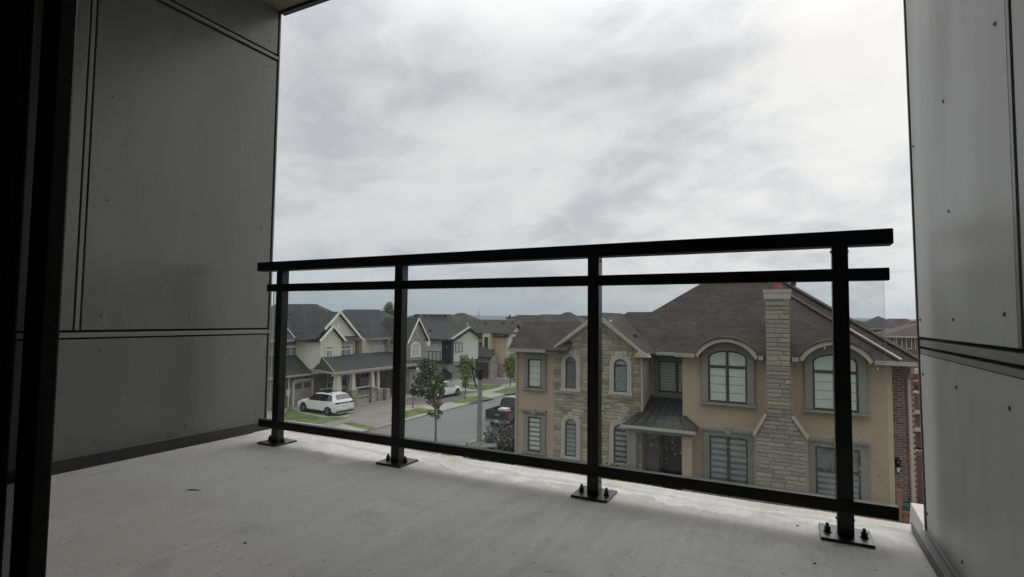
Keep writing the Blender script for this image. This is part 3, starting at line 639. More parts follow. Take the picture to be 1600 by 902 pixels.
# --- big arched windows
for i, (uc, hw) in enumerate(((-1.735, .575), (1.205, .575))):
    window(house, ('y', 18.56), uc - hw, uc + hw, 4.60, 6.00, cols=2, mull=.075, rise=.25, transom=5.72, blind=blind_m, nb=4, gap=.07, trim=1.75, tw=.20, tmat=band_m, sill=(uc - .84, uc + .84, 4.59, .075, .14), dark=midwin_m)
# --- lower windows with zebra blinds
for i, (u0, u1) in enumerate(((-2.30, -1.17), (.66, 1.79))):
    wo = window(house, FM, u0, u1, 1.75, 3.53, cols=2, mull=.085, transom=2.85 if i else None, blind=blind2_m, nb=9 if not i else 6, gap=.45, dark=midwin_m, trim=.7, tw=.19, tmat=band_m, sill=(u0 - .22, u1 + .22, 1.75, .09, .14))
    c = MB(); c.fbox(FM, u0 - .24, u1 + .22, 0, .15, 3.70, 3.77).fbox(FM, u0 - .20, u1 + .18, 0, .12, 3.655, 3.70); c.fbox(FM, (u0 + u1) / 2 - .09, (u0 + u1) / 2 + .09, 0, .17, 3.60, 3.82)
    c.build('cornice', band_m, wo)
# --- left stucco windows
wo = window(house, FM, -8.74, -8.19, 4.62, 5.68, blind=blind_m, nb=4, gap=.06, trim=1.0, tw=.17, tmat=band_m, sill=(-8.97, -7.98, 4.60, .075, .13), dark=midwin_m, label='tall window with white blind panels')
wo = window(house, FM, -8.72, -8.19, 2.26, 3.54, blind=blind_m, nb=7, gap=.4, trim=.5, tw=.17, tmat=band_m, sill=(-8.95, -7.98, 2.25, .07, .12), transom=None, dark=midwin_m)
c = MB(); c.fbox(FM, -9.02, -7.98, 0, .15, 3.74, 3.80).fbox(FM, -8.98, -8.02, 0, .11, 3.68, 3.74).fbox(FM, -8.54, -8.38, 0, .17, 3.64, 3.83); c.build('cornice', band_m, wo)
# --- stone wing: narrow arched windows with cast surrounds
FS = ('y', 18.60)
holes = []
for uc, hw, z0, zs, rise, bl, nb, gap in ((-7.03, .20, 4.69, 5.62, .20, blind3_m, 10, .25), (-5.20, .23, 4.69, 5.60, .22, blind2_m, 12, .3), (-7.02, .21, 2.27, 3.40, .19, blind2_m, 7, .4), (-5.20, .23, 2.27, 3.38, .20, blind2_m, 6, .4)):
    wo = window(house, FS, uc - hw, uc + hw, z0, zs, rise=rise, fw=.03, transom=zs, mull=.04, blind=bl, nb=nb, gap=gap, trim=1.0, tw=.165, tmat=cream_stone_m, dark=midwin_m if nb > 6 else darkwin_m)
    k = MB(); k.prism([fp(FS, uc - .07, .0, zs + rise + .03), fp(FS, uc + .07, .0, zs + rise + .03), fp(FS, uc + .09, .0, zs + rise + .24), fp(FS, uc - .09, .0, zs + rise + .24)], (0, -.11, 0)); k.build('keystone', cream_stone_m, wo)
    MB().fbox(FS, uc - hw - .20, uc + hw + .20, 0, .13, z0 - .10, z0 - .002).build('sill', cream_stone_m, wo)
    holes.append((uc, hw + .17, z0 - .105, zs, rise + .17))
blk('ledge', cream_stone_m, house, -9.25, -4.45, 18.40, 18.60, 2.07, 2.15)
blk('base_wall', stone_m, house, -9.22, -4.48, 18.44, 18.60, 0, 2.07)
# gable wall behind the stones
MB().prism([(-7.70, 18.60, 0), (-4.5, 18.60, 0), (-4.5, 18.60, 6.05), (-4.75, 18.6, 6.30), (gx, 18.60, 7.30), (-7.45, 18.60, 6.28), (-7.70, 18.60, 6.05)], (0, .058, 0)).build('stone_wall', mortar_m, house)
SW = bpy.data.objects['stone_wall']
MB().box(-4.5, -4.47, 18.6, 20.0, 2.0, 6.0).build('return_wall', stone_m, house)
stones = []
def layout(u0f, u1f, z0, z1, holes, hr, lr, gap=.018):
    z = z0
    while z < z1 - .04:
        h = min(rnd.uniform(*hr), z1 - z); za, zb = z + gap / 2, z + h - gap / 2; z += h
        if h < .05: continue
        iv = [(u0f(zb), u1f(zb))]
        for (uc, hw, hz0, hzs, hr_) in holes:
            if zb <= hz0 or za >= hzs + hr_: continue
            q = half_at(max(za, hz0), hw, hzs, hr_)
            nv = []
            for a, b in iv:
                if uc - q > a: nv.append((a, min(b, uc - q)))
                if uc + q < b: nv.append((max(a, uc + q), b))
            iv = [(a, b) for a, b in nv if b - a > .04]
        for a, b in iv:
            u = a
            while u < b - .03:
                L_ = rnd.uniform(*lr)
                if b - (u + L_) < lr[0] * .6: L_ = b - u
                stones.append((u + gap / 2, min(b, u + L_) - gap / 2, za, zb)); u += L_
    return
lim = lambda z: (gz - .13 - z) / .79
layout(lambda z: max(-7.70, gx - lim(z)), lambda z: min(-4.5, gx + lim(z)), 2.16, 7.25, holes, (.085, .17), (.22, .52))
gable_st = stones; stones = []
# chimney body
chm_ = mat('chimney_mortar', (.25, .22, .17), .95, .1, 8)
MB().box(-.60, .05, 18.03, 18.6, 4.45, 8.05).build('chimney', chm_, house); CH = bpy.data.objects['chimney']
MB().prism([(-.905, 18.03, 0), (.405, 18.03, 0), (.405, 18.03, 3.82), (.05, 18.03, 4.45), (-.60, 18.03, 4.45), (-.905, 18.03, 3.74)], (0, .57, 0)).build('breast', chm_, CH)
blk('chimney', mortar_m, house, -.60, .05, 18.6, 18.9, 4.45, 8.05)
blk('capstone', cream_stone_m, CH, -.66, .11, 17.97, 18.96, 8.05, 8.14)
MB().tube((-.25, 18.35, 8.14), (-.25, 18.35, 8.36), .13, .12, 14).build('flue_pot', clay_m, CH)
MB().box(-.64, .09, 17.99, 18.6, 7.86, 8.05).build('cap_band', cream_stone_m, CH)
sh = MB(); sh.bar((-.97, 18.1, 3.76), (-.63, 18.1, 4.42), .30, .085).bar((.46, 18.1, 3.84), (.08, 18.1, 4.42), .30, .085); sh.build('shoulder_stone', trimpink_m, CH)
sh = MB(); sh.box(-.965, -.905, 18.2, 18.6, 0, 3.74).box(.405, .465, 18.2, 18.6, 0, 3.82); sh.build('side_trim', trimpink_m, CH)
tr = MB(); tr.box(-.66, -.605, 18.45, 18.6, 4.45, 6.0).box(.055, .11, 18.45, 18.6, 4.45, 6.0); tr.build('side_trim', trimpink_m, CH)
layout(lambda z: -.60, lambda z: .05, 4.45, 7.86, [], (.10, .17), (.25, .65))
up = stones; stones = []
def cl(z): return -.905 if z < 3.72 else -.905 + (z - 3.72) / (4.45 - 3.72) * .305
def cr(z): return .405 if z < 3.80 else .405 - (z - 3.80) / (4.45 - 3.80) * .355
layout(cl, cr, 1.6, 4.45, [], (.10, .15), (.25, .6))
low = stones; stones = []
# four rough stone blanks shared by every stone
blanks = []
for k in range(4):
    m_ = MB(); sc_ = SC; SC = 1.0; r_ = lambda a=.035: rnd.uniform(-a, a)
    m_.hexa([(-.5, 0, -.5), (.5, 0, -.5), (.5, 1, -.5), (-.5, 1, -.5), (-.5, 0, .5), (.5, 0, .5), (.5, 1, .5), (-.5, 1, .5)])
    ins = .04
    m_ = MB(); bkv = [(-.5, 1, -.5), (.5, 1, -.5), (.5, 1, .5), (-.5, 1, .5)]; mid = [(x, .35, z) for x, _, z in bkv]
    fv = [(-.5 + ins + abs(r_()), r_(.12), -.5 + .1 + abs(r_(.05))), (.5 - ins - abs(r_()), r_(.12), -.5 + .1 + abs(r_(.05))), (.5 - ins - abs(r_()), r_(.12), .5 - .1 - abs(r_(.05))), (-.5 + ins + abs(r_()), r_(.12), .5 - .1 - abs(r_(.05)))]
    m_.add(bkv + mid + fv, [(0, 3, 2, 1), (0, 1, 5, 4), (1, 2, 6, 5), (2, 3, 7, 6), (3, 0, 4, 7), (4, 5, 9, 8), (5, 6, 10, 9), (6, 7, 11, 10), (7, 4, 8, 11), (8, 9, 10, 11)])
    SC = sc_; me = bpy.data.meshes.new('stone'); me.from_pydata(m_.v, [], m_.f); blanks.append(me)
def stone_mesh_for(material, cache={}):
    if material.name not in cache:
        L_ = []
        for b in blanks: q = b.copy(); q.materials.append(material); L_.append(q)
        cache[material.name] = L_
    return cache[material.name]
def lay_stones(lst, parent, yback, depth, material, budget):
    lst = sorted(lst, key=lambda s: -(s[1] - s[0]) * (s[3] - s[2])); ms = stone_mesh_for(material)
    rest = MB()
    for i, (a, b, c, d) in enumerate(lst):
        dep = depth * rnd.uniform(.7, 1.25)
        if i < budget:
            inst(rnd.choice(ms), 'stone', parent, Vector(((a + b) / 2, yback - dep, (c + d) / 2)) * SC, ((b - a) * SC, dep * SC, (d - c) * SC))
        else:
            bvs = [Vector((v.co.x * (b - a) + (a + b) / 2, yback - dep + v.co.y * dep, v.co.z * (d - c) + (c + d) / 2)) for v in rnd.choice(blanks).vertices]
            rest.add(bvs, [tuple(p.vertices) for p in blanks[0].polygons])
    if rest.v: struct(rest.build('small_stones', material, parent), 'stuff')
lay_stones(gable_st, SW, 18.60, .030, stone_m, 165)
lay_stones(up, CH, 18.03, .030, chim_m, 75)
lay_stones(low, CH, 18.03, .028, chim_m, 55)
# --- gable rakes with boxed returns
rk = MB()
for sx, ex in ((gl, -1), (gr, 1)):
    x0 = sx; ins_ = .0
    rk.prism([(x0, 18.30, ge - .02), (x0 - ex * .13, 18.30, ge - .02), (gx, 18.30, gz - .20), (gx, 18.30, gz + .0)], (0, .07, 0))
rk.build('rake_board', fascia_m, house)
rr = MB()
rr.prism([(gl - .06, 18.24, 5.93), (gl + .46, 18.24, 5.93), (gl + .30, 18.24, 6.16), (gl + .02, 18.24, 6.05)], (0, .36, 0)); rr.prism([(gr + .06, 18.24, 5.93), (gr - .46, 18.24, 5.93), (gr - .30, 18.24, 6.16), (gr - .02, 18.24, 6.05)], (0, .36, 0))
rr.build('eave_return', fascia_m, house)
MB().prism([(gl + .1, 18.37, ge), (gx, 18.37, gz - .12), (gr - .1, 18.37, ge), (gr - .25, 18.37, ge), (gx, 18.37, gz - .2), (gl + .25, 18.37, ge)], (0, .23, 0)).build('soffit', fascia_m, house)
# --- recess window and porch
window(house, ('y', 19.97), -4.18, -2.90, 4.62, 5.72, cols=2, mull=.10, blind=blind2_m, nb=10, gap=.3, trim=1.6, tw=.14, tmat=mat('olive_band', (.16, .155, .125), .9, .05), dark=midwin_m)
blk('recess_band', mat('olive_band', (.16, .155, .125), .9, .05), house, -4.47, -3.13, 19.93, 20.0, 4.4, 4.52)
pr = MB(); zt_, zb_ = 4.42, 3.74; zc_ = 4.02
# flared hip: upper and lower parts
A = [(-4.55, 19.95, zt_), (-3.05, 19.95, zt_)]; B = [(-4.62, 18.45, zc_), (-2.98, 18.45, zc_)]; C = [(-4.95, 17.80, zb_), (-2.62, 17.80, zb_)]
pr.prism([A[0], B[0], B[1], A[1]], (0, 0, -.05)).prism([B[0], C[0], C[1], B[1]], (0, 0, -.05))
pr.prism([B[0], (-4.62, 18.6, zc_), (-4.95, 18.6, zb_), C[0]], (0, 0, -.05)).prism([B[1], C[1], (-2.62, 18.6, zb_), (-2.98, 18.6, zc_)], (0, 0, -.05))
proof = pr.build('porch_roof', seam_m, house)
for k in range(1, 7):
    f_ = k / 7; p = lambda S: Vector(S[0]).lerp(Vector(S[1]), f_) + Vector((0, 0, .012)); q = MB().bar(p(A), p(B), .02, .045).bar(p(B), p(C), .02, .045); q.build('standing_seam', seam_m, proof)
blk('porch_gutter', gutter_m, house, -4.97, -2.60, 17.74, 17.82, 3.64, 3.73)
blk('porch_beam', mat('porch_beam', (.20, .19, .16), .9, .05), house, -4.80, -2.74, 17.95, 18.35, 3.50, 3.66)
blk('porch_ceiling', soffit_m, house, -4.80, -2.74, 17.9, 20.0, 3.66, 3.69)
blk('porch_column', band_m, house, -4.80, -4.52, 18.0, 18.28, 0, 3.50); blk('porch_column', stucco_m, house, -3.06, -2.76, 18.0, 18.28, 0, 3.50)
blk('porch_wall', band_m, house, -4.47, -4.10, 19.5, 19.99, 0, 3.66)
dm_ = MB().box(-4.06, -3.20, 19.90, 19.96, 1.0, 3.45).build('front_door', modern_black_m, house)
MB().box(-3.98, -3.66, 19.87, 19.90, 1.3, 3.3).build('door_light', darkwin_m, dm_); MB().box(-3.60, -3.28, 19.87, 19.90, 1.3, 3.3).build('door_light', darkwin_m, dm_)
blk('meter_plate', cream_stone_m, house, -5.93, -5.78, 18.50, 18.57, 4.02, 4.16)
MB().path([(-4.47, 18.52, 5.95), (-4.44, 18.52, 4.1)], .035, 8).build('downspout', gutter_m, house)
MB().path([(-9.23, 18.56, 5.95), (-9.23, 18.56, 1.0)], .04, 8).build('downspout', gutter_m, house)
MB().box(-9.27, -9.20, 18.58, 18.62, 0, 5.95).build('corner_board', trimpink_m, house)
# --- brick wing, brick by brick
wl = [c for c in house.children if c.name.startswith('wall')][-1]
bb = MB(); _sc = SC; SC = 1.0
bb.hexa([(-.5, 0, -.5), (.5, 0, -.5), (.5, 1, -.5), (-.5, 1, -.5), (-.5, 0, .5), (.5, 0, .5), (.5, 1, .5), (-.5, 1, .5)]); SC = _sc
bme = bpy.data.meshes.new('brick'); bme.from_pydata(bb.v, [], bb.f); bme.materials.append(brick_m)
BL, BH, BG = .205, .075, .020; nbr = 0; rest = MB()
rows = int((5.95 - .9) / BH)
for r in range(rows - 1, -1, -1):
    z = .92 + r * BH; off = (r % 2) * BL / 2; u = 2.605 - off
    while u < 3.13:
        a = max(u, 2.605); b = min(u + BL - BG, 3.145)
        if b - a > .03:
            if nbr < 300: inst(bme, 'brick', wl, Vector(((a + b) / 2, 18.93 - .016, z + BH / 2)) * SC, ((b - a) * SC, .018 * SC, (BH - BG) * SC)); nbr += 1
            else: rest.box(a, b, 18.914, 18.931, z + BG / 2, z + BH - BG / 2)
        u += BL
struct(rest.build('lower_bricks', brick_m, wl), 'stuff')
MB().box(3.152, 4.1, 19.6, 25, 0, 3.35).build('side_wall', redbrick_m, house)
# wall sconce, downspout
sc_l = MB().tube((2.72, 18.86, 3.10), (2.72, 18.86, 3.30), .055, .07, 8).build('wall_lantern', black_m, house)
MB().tube((2.72, 18.86, 3.30), (2.72, 18.86, 3.38), .075, .01, 8).build('lantern_cap', black_m, sc_l)
MB().tube((2.72, 18.86, 2.98), (2.72, 18.86, 3.10), .03, .05, 8).tube((2.72, 18.86, 3.14), (2.72, 18.80, 3.27), .02, .02, 6).build('lantern_base', blind_m, sc_l)
MB().path([(3.02, 18.25, 6.0), (3.02, 18.30, 5.86), (3.02, 18.84, 5.62), (3.06, 18.84, 1.0)], .048, 8).build('downspout', trimpink_m, house)
SC = 1.0

# ------------------------------------------------------------------ GROUND
def sheet(name, pts, z, material, th=0.0):
    mb = MB(); P = [Vector((p[0], p[1], z)) for p in pts]
    a = sum(P[i].x * P[(i + 1) % len(P)].y - P[(i + 1) % len(P)].x * P[i].y for i in range(len(P)))
    if a < 0: P.reverse()
    if th: mb.prism(P[::-1], (0, 0, -th))
    else: mb.add(P, [tuple(range(len(P)))])
    return struct(mb.build(name, material, None, P[0]))
def pxs(L_, z): return [aZ(x, y, z) for x, y in L_]
g = MB(); G = 3500; n_ = 14
for i in range(n_):
    for j in range(n_):
        x0, x1 = -G + 2 * G * i / n_, -G + 2 * G * (i + 1) / n_; y0, y1 = -600 + (G + 600) * j / n_, -600 + (G + 600) * (j + 1) / n_
        g.add([(x0, y0, -.05), (x1, y0, -.05), (x1, y1, -.05), (x0, y1, -.05)], [(0, 1, 2, 3)])
struct(g.build('ground', soil_m, None, (0, 0, -.05)))
sheet('road', [(-26.35, 28.5), (-26.35, 140), (-18.1, 140), (-18.1, 19.5), (120, 19.5), (120, 6), (-18.1, 6), (-120, 6), (-120, 22), (-30, 22), (-27.2, 24)], .0, asphalt_m)
sheet('road_seam', [(-23.48, 12), (-23.15, 45), (-23.1, 140), (-23.02, 140), (-23.07, 45), (-23.40, 12)], .004, mat('seam_pale', (.23, .225, .215), .9))
CZ = .13
# raised verge on the far side of the street: pavement slab with a real kerb face
sheet('pavement', [(-26.35, 28.5), (-27.3, 26.2), (-29.5, 24.6), (-60, 24.4), (-60, 140), (-26.35, 140)], CZ, concrete_m, .16)
kb = MB()
for a, b in (((-26.27, 28.5), (-26.27, 140)), ((-26.27, 28.5), (-27.22, 26.1)), ((-27.22, 26.1), (-29.45, 24.52)), ((-29.45, 24.52), (-60, 24.32))):
    kb.bar((*a, CZ - .07), (*b, CZ - .07), .16, .145)
struct(kb.build('kerb', mat('kerb_concrete', (.36, .34, .30), .9, .1), None, (-26.3, 28.5, 0)))
kb = MB(); kb.bar((-18.02, 19.5, CZ - .07), (-18.02, 140, CZ - .07), .16, .145).bar((-18.0, 19.4, CZ - .07), (120, 19.4, CZ - .07), .16, .145)
struct(kb.build('kerb', mat('kerb_concrete', (.36, .34, .30), .9, .1), None, (-18, 19.5, 0)))
sheet('lawn', [(-18.1, 19.5), (-18.1, 140), (60, 140), (60, 19.5)], CZ, grass_m, .16)
sheet('pavement', [(-17.0, 21.5), (-15.6, 21.5), (-15.6, 120), (-17.0, 120)], CZ + .004, concrete_m)
sheet('planting_bed', [(-10.6, 18.6), (12, 18.6), (12, 20.4), (-10.6, 20.4)], .90, mat('bed_soil', (.09, .065, .045), .95, .3, 4), .9)
sheet('tan_drive', pxs([(548, 636), (617, 625), (634, 641), (634, 655), (612, 660.5), (586, 667.5), (548, 660), (520, 667), (500, 664), (520, 656), (546, 651)], CZ), CZ + .004, tan_m)
sheet('pink_paving', pxs([(455, 669), (452, 676), (575, 697), (580, 690)], CZ), CZ + .004, pink_m)
sheet('lawn', pxs([(440, 652), (452, 637), (468, 645), (505, 652.5), (548, 652), (534, 656), (500, 663), (440, 656)], CZ), CZ + .008, grass_m)
sheet('verge', pxs([(533, 661.5), (550, 660), (587, 668), (576, 671.5), (558, 668.5)], CZ), CZ + .008, grass_m)
sheet('verge', pxs([(630, 643), (655, 637.2), (677, 640.5), (691, 642), (680, 643.4), (656, 647.2), (630, 655)], CZ), CZ + .008, grass_m)
sheet('verge', pxs([(703, 628), (727, 620.5), (746, 618.5), (773, 622.6), (755, 626), (735, 630.5), (714, 630)], CZ), CZ + .008, grass_m)
sheet('lawn', pxs([(716, 605), (731, 600.5), (786, 602), (778, 606), (756, 610.5), (740, 609)], CZ), CZ + .008, grass_m)
sheet('verge', pxs([(768, 613), (792, 606.5), (812, 604), (812, 613), (795, 616.6), (781, 615)], CZ), CZ + .008, grass_m)
sheet('driveway', pxs([(618, 625), (648, 620), (676, 628), (676, 632), (618, 635)], CZ), CZ + .008, drive_m)
sheet('driveway', pxs([(676, 628), (700, 612), (748, 611), (747, 614), (700, 629), (684, 632)], CZ), CZ + .012, drive_m)
sheet('driveway', pxs([(752, 593.5), (758, 592), (812, 593), (812, 598), (780, 601.5), (746, 600)], CZ), CZ + .012, drive_m)
sheet('pink_paving', pxs([(618, 635), (676, 631.5), (684, 632), (664, 635.4), (618, 640)], CZ), CZ + .014, pink_m)
sheet('pink_paving', pxs([(726, 616.5), (747, 613), (747, 616), (724, 620)], CZ), CZ + .016, pink_m)
hl = MB()
hp = [(-2600, 0), (-2200, 26), (-1500, 34), (-900, 22), (-300, 30), (200, 38), (700, 30), (1300, 44), (2000, 30), (2800, 0)]
for i in range(len(hp) - 1):
    (a, h0), (b, h1) = hp[i], hp[i + 1]; k0 = 1 + .0; hl.prism([(a, 2600, -2), (b, 2600, -2), (b, 2600, h1 * .62), (a, 2600, h0 * .62)], (0, 420, 0))
struct(hl.build('hills', hill_m, None, (0, 2600, 0)))

# ------------------------------------------------------------------ FOLIAGE
def leaves(mb, c, r, n, s, sq=1.0, rr=None):
    R_ = rr or rnd
    for _ in range(n):
        d = Vector((R_.gauss(0, 1), R_.gauss(0, 1), R_.gauss(0, 1))).normalized() * (R_.random() ** .45) * r; d.z *= sq
        p = Vector(c) + d; a = Vector((R_.gauss(0, 1), R_.gauss(0, 1), R_.gauss(0, .6))).normalized(); b = a.orthogonal().normalized().cross(a) if R_.random() < .5 else a.orthogonal().normalized()
        q = s * R_.uniform(.6, 1.3); mb.add([p - a * q, p + b * q * .5, p + a * q, p - b * q * .45], [(0, 1, 2, 3)])
def tree(name, label, base, clumps, leafmat, trunk_pts, trunk_r, n=140, s=.09, extra=None, group='trees along the street', cat='tree'):
    t = thing(name, label, cat, base, group); tr = MB().path(trunk_pts, trunk_r, 8)
    tp = Vector(trunk_pts[-1])
    for c, r in clumps:
        st = Vector(trunk_pts[-2]).lerp(tp, rnd.random()); tr.path([st, st.lerp(Vector(c), .55) + Vector((0, 0, .08)), Vector(c)], [.03, .02, .008], 5)
    tr.build('trunk', bark_m, t)
    cr_ = MB()
    for c, r in clumps: leaves(cr_, c, r, int(n * (r / .4) ** 1.6), s)
    cr_.build('crown', leafmat, t)
    if extra:
        e = MB()
        for c, r, k in extra[1]: leaves(e, c, r, k, s)
        e.build('dry_leaves', extra[0], t)
    return t
b = Vector((-18.9, 27.6, .13)); D_ = 27.6
def tp(px, py, y=D_): return aY(px, py, y)
cl_ = [(c_, r_ * .82) for c_, r_ in [(tp(664, 566), .42), (tp(676, 574), .5), (tp(655, 590), .5), (tp(668, 585), .62), (tp(686, 590), .48), (tp(650, 604), .42), (tp(665, 603), .6), (tp(680, 606), .58), (tp(689, 600), .34), (tp(672, 617), .5), (tp(657, 615), .34), (tp(645, 612), .26), (tp(660, 575), .3), (tp(690, 611), .28)]]
dry = (leaf_rust_m, [(tp(676, 626), .42, 170), (tp(688, 630), .2, 60), (tp(684, 634), .18, 40), (tp(648, 616), .22, 60)])
st_tree = tree('street_tree', 'slender street tree with dark green crown and rusty lower leaves beside the road', b, cl_, leaf_dark_m, [b, tp(680.5, 690), tp(681, 660), tp(679, 630), tp(672, 590)], [.075, .07, .06, .05, .02], n=230, s=.085, extra=dry)
e = MB(); [leaves(e, tp(x, y), .17, 40, .08) for x, y in ((684, 641), (688, 646), (676, 648), (685, 652), (671, 646))]; e.build('low_sprigs', leaf_dark_m, st_tree)
b = aZ(727, 614, .13); y = b.y
tree('young_tree', 'small yellow green tree in front of the modern black and white house', b, [(tp(x, q, y), r) for x, q, r in ((725, 560, .5), (730, 570, .6), (722, 577, .55), (733, 583, .6), (726, 590, .5), (735, 572, .5), (727, 600, .4), (738, 565, .35), (721, 566, .35))], leaf_lime_m, [b, tp(728, 600, y), tp(728, 575, y)], [.06, .05, .02], n=110, s=.13)
b = aZ(797, 603, .13); y = b.y
tree('young_tree', 'pale green tree beside the beige house, next to the corner house eave', b, [(tp(x, q, y), r) for x, q, r in ((797, 562, .7), (803, 572, .8), (793, 574, .6), (798, 583, .7), (805, 588, .6), (792, 565, .4))], leaf_lime_m, [b, tp(798, 590, y), tp(799, 570, y)], [.07, .05, .02], n=100, s=.15)
b = aY(608, 520, 92); b.z = 0
tree('far_tree', 'tall tree rising behind the roofs left of the second railing post', b, [(aY(x, q, 92), r) for x, q, r in ((609, 478, .9), (606, 484, 1.2), (612, 487, 1.4), (607, 492, 1.4), (613, 495, 1.3), (603, 490, .8))], leaf_green_m, [b, aY(608, 510, 92), aY(609, 485, 92)], [.3, .2, .06], n=60, s=.2)
def shrub(name, label, c, r, h, leafmat, n, s, kind='shrub', extra=None, gz=.13, group=None):
    t = thing(name, label, kind, (c[0], c[1], gz), group); st = MB()
    for k in range(7):
        a = k * .9; st.path([(c[0], c[1], gz), (c[0] + math.cos(a) * r * .3, c[1] + math.sin(a) * r * .3, gz + h * .45), (c[0] + math.cos(a) * r * .7, c[1] + math.sin(a) * r * .7, gz + h * .85)], [.025, .015, .006], 5)
    st.build('stems', bark_m, t); f = MB()
    m_ = 16
    for k in range(m_):
        a = rnd.uniform(0, 6.28); q = r * .62 * rnd.random() ** .5; cc = (c[0] + math.cos(a) * q, c[1] + math.sin(a) * q, gz + h * rnd.uniform(.25, .82)); leaves(f, cc, r * .5, n // m_, s)
    f.build('foliage', leafmat, t)
    if extra:
        e = MB()
        for k in range(extra[1]):
            a = rnd.uniform(0, 6.28); q = r * rnd.random() ** .5; p = Vector((c[0] + math.cos(a) * q, c[1] + math.sin(a) * q, gz + h * rnd.uniform(*extra[3]))); s2 = extra[2]
            e.hexa([p + Vector(v) * s2 for v in ((-1, -1, -1), (1, -1, -1), (1, 1, -1), (-1, 1, -1), (-.7, -.7, 1), (.7, -.7, 1), (.7, .7, 1), (-.7, .7, 1))])
        e.build('blossoms', extra[0], t)
    return t
c = aY(768, 690, 26.5); shrub('shrub', 'big grey purple shrub beside the lamp pole, in front of the pickup', (c.x + .5, 26.5), 1.45, 1.9, leaf_grey_m, 5000, .085, extra=(pale_m, 90, .022, (.2, .9)))
c = aY(795, 690, 25.0); shrub('shrub', 'dark shrub against the left corner of the tan stucco wall', (c.x, 25.0), .85, 1.9, leaf_grey_m, 2000, .08, extra=(pale_m, 60, .02, (.3, .95)))
c = aY(741, 690, 24.5); shrub('grass_clump', 'pale feathery grass clump at the foot of the lamp pole', (c.x, 24.5), .75, 1.35, leaf_grey_m, 700, .09, 'grass clump', extra=(pale_m, 420, .022, (.55, 1.0)))
c = aY(955, 712, 19.2); shrub('shrub', 'dense green shrub under the arched stone window', (c.x, 19.2), .95, 2.1, leaf_green_m, 3600, .07, gz=.9)
c = aY(1000, 735, 18.9); shrub('shrub', 'reddish brown shrub left of the porch entrance', (c.x, 18.9), .7, 1.5, leaf_rust_m, 1500, .06, gz=.9, extra=(pale_m, 30, .015, (.3, .9)))
c = aY(1130, 745, 19.0); shrub('bare_shrub', 'thin reddish shrub in front of the left lower window', (c.x, 19.0), .55, 2.1, leaf_rust_m, 420, .05, gz=.9)
for i, (px, lm, lab) in enumerate(((1010, leaf_dark_m, 'low dark hedge plant below the porch'), (1160, leaf_green_m, 'low green bush left of the chimney foot'), (1268, leaf_green_m, 'low green bush right of the chimney foot'), (1120, leaf_rust_m, 'low rust coloured bush below the left ground floor window'), (860, leaf_dark_m, 'low dark bush below the stone ledge'))):
    c = aY(px, 790, 18.2); shrub('low_bush', lab, (c.x, 18.2), .75, 1.45, lm, 1900, .05, gz=1.3 if px != 860 else .9, group='low bushes in front of the corner house')
sheet('retaining_bed', [(-11, 17.5), (4, 17.5), (4, 18.9), (-11, 18.9)], 1.3, mat('bed_stone', (.20, .19, .17), .95, .25, 5, bump=.6, bscale=15), 1.3)
c = aY(755, 717, 20.5); shrub('flower_shrub', 'red flowering shrub seen under the bottom rail', (c.x, 20.5), .62, 1.0, leaf_dark_m, 900, .06, gz=.13, extra=(red_m, 420, .03, (.5, 1.0)))
c = aY(789, 722, 20.0); shrub('flower_shrub', 'smaller red flower clump right of the larger one under the rail', (c.x, 20.0), .3, .95, leaf_dark_m, 300, .05, gz=.13, extra=(red_m, 130, .03, (.5, 1.0)))
c = aY(812, 690, 20.3); shrub('sprig_plant', 'thin pale plant at the foot of the corner downspout', (c.x, 20.0), .38, 1.3, leaf_rust_m, 160, .05, 'plant', gz=1.0, extra=(pale_m, 40, .02, (.4, 1.0)))

# ------------------------------------------------------------------ LAMP POLE, STREET NAME SIGN, FENCE, GRILL
lb = Vector((-17.6, 30.2, .13)); pole = thing('street_lamp', 'concrete lamp pole with curved black arm at the street corner', 'street lamp', lb)
yl = 30.2; c0 = aY(752.5, 690, yl); t0 = aY(750.5, 577, yl); lb2 = Vector((t0.x, yl, .13))
MB().tube((t0.x, yl, .13), (t0.x, yl, t0.z), .185, .135, 14).build('pole_shaft', conc_pole_m, pole)
MB().tube((t0.x, yl, t0.z - .65), (t0.x, yl, t0.z + .05), .16, .15, 12).build('pole_collar', black_m, pole)
A_ = [aY(x, q, yl) for x, q in ((749, 583), (744, 579), (737, 572), (731, 567), (726, 565.5), (722, 567.5), (719.5, 571))]
MB().path(A_, [.08, .075, .07, .065, .06, .05, .05], 8).build('arm', black_m, pole)
MB().path([aY(x, q, yl) for x, q in ((738, 573), (739, 584), (741.5, 596), (744.5, 606))], [.045, .05, .05, .045], 8).build('brace', black_m, pole)
h_ = aY(717.5, 573, yl); MB().add([h_ + Vector(v) for v in ((-.28, -.13, -.03), (.16, -.13, -.05), (.16, .13, -.05), (-.28, .13, -.03), (-.22, -.08, .07), (.12, -.06, .08), (.12, .06, .08), (-.22, .08, .07))], [(0, 3, 2, 1), (4, 5, 6, 7), (0, 1, 5, 4), (1, 2, 6, 5), (2, 3, 7, 6), (3, 0, 4, 7)]).build('lamp_head', black_m, pole)
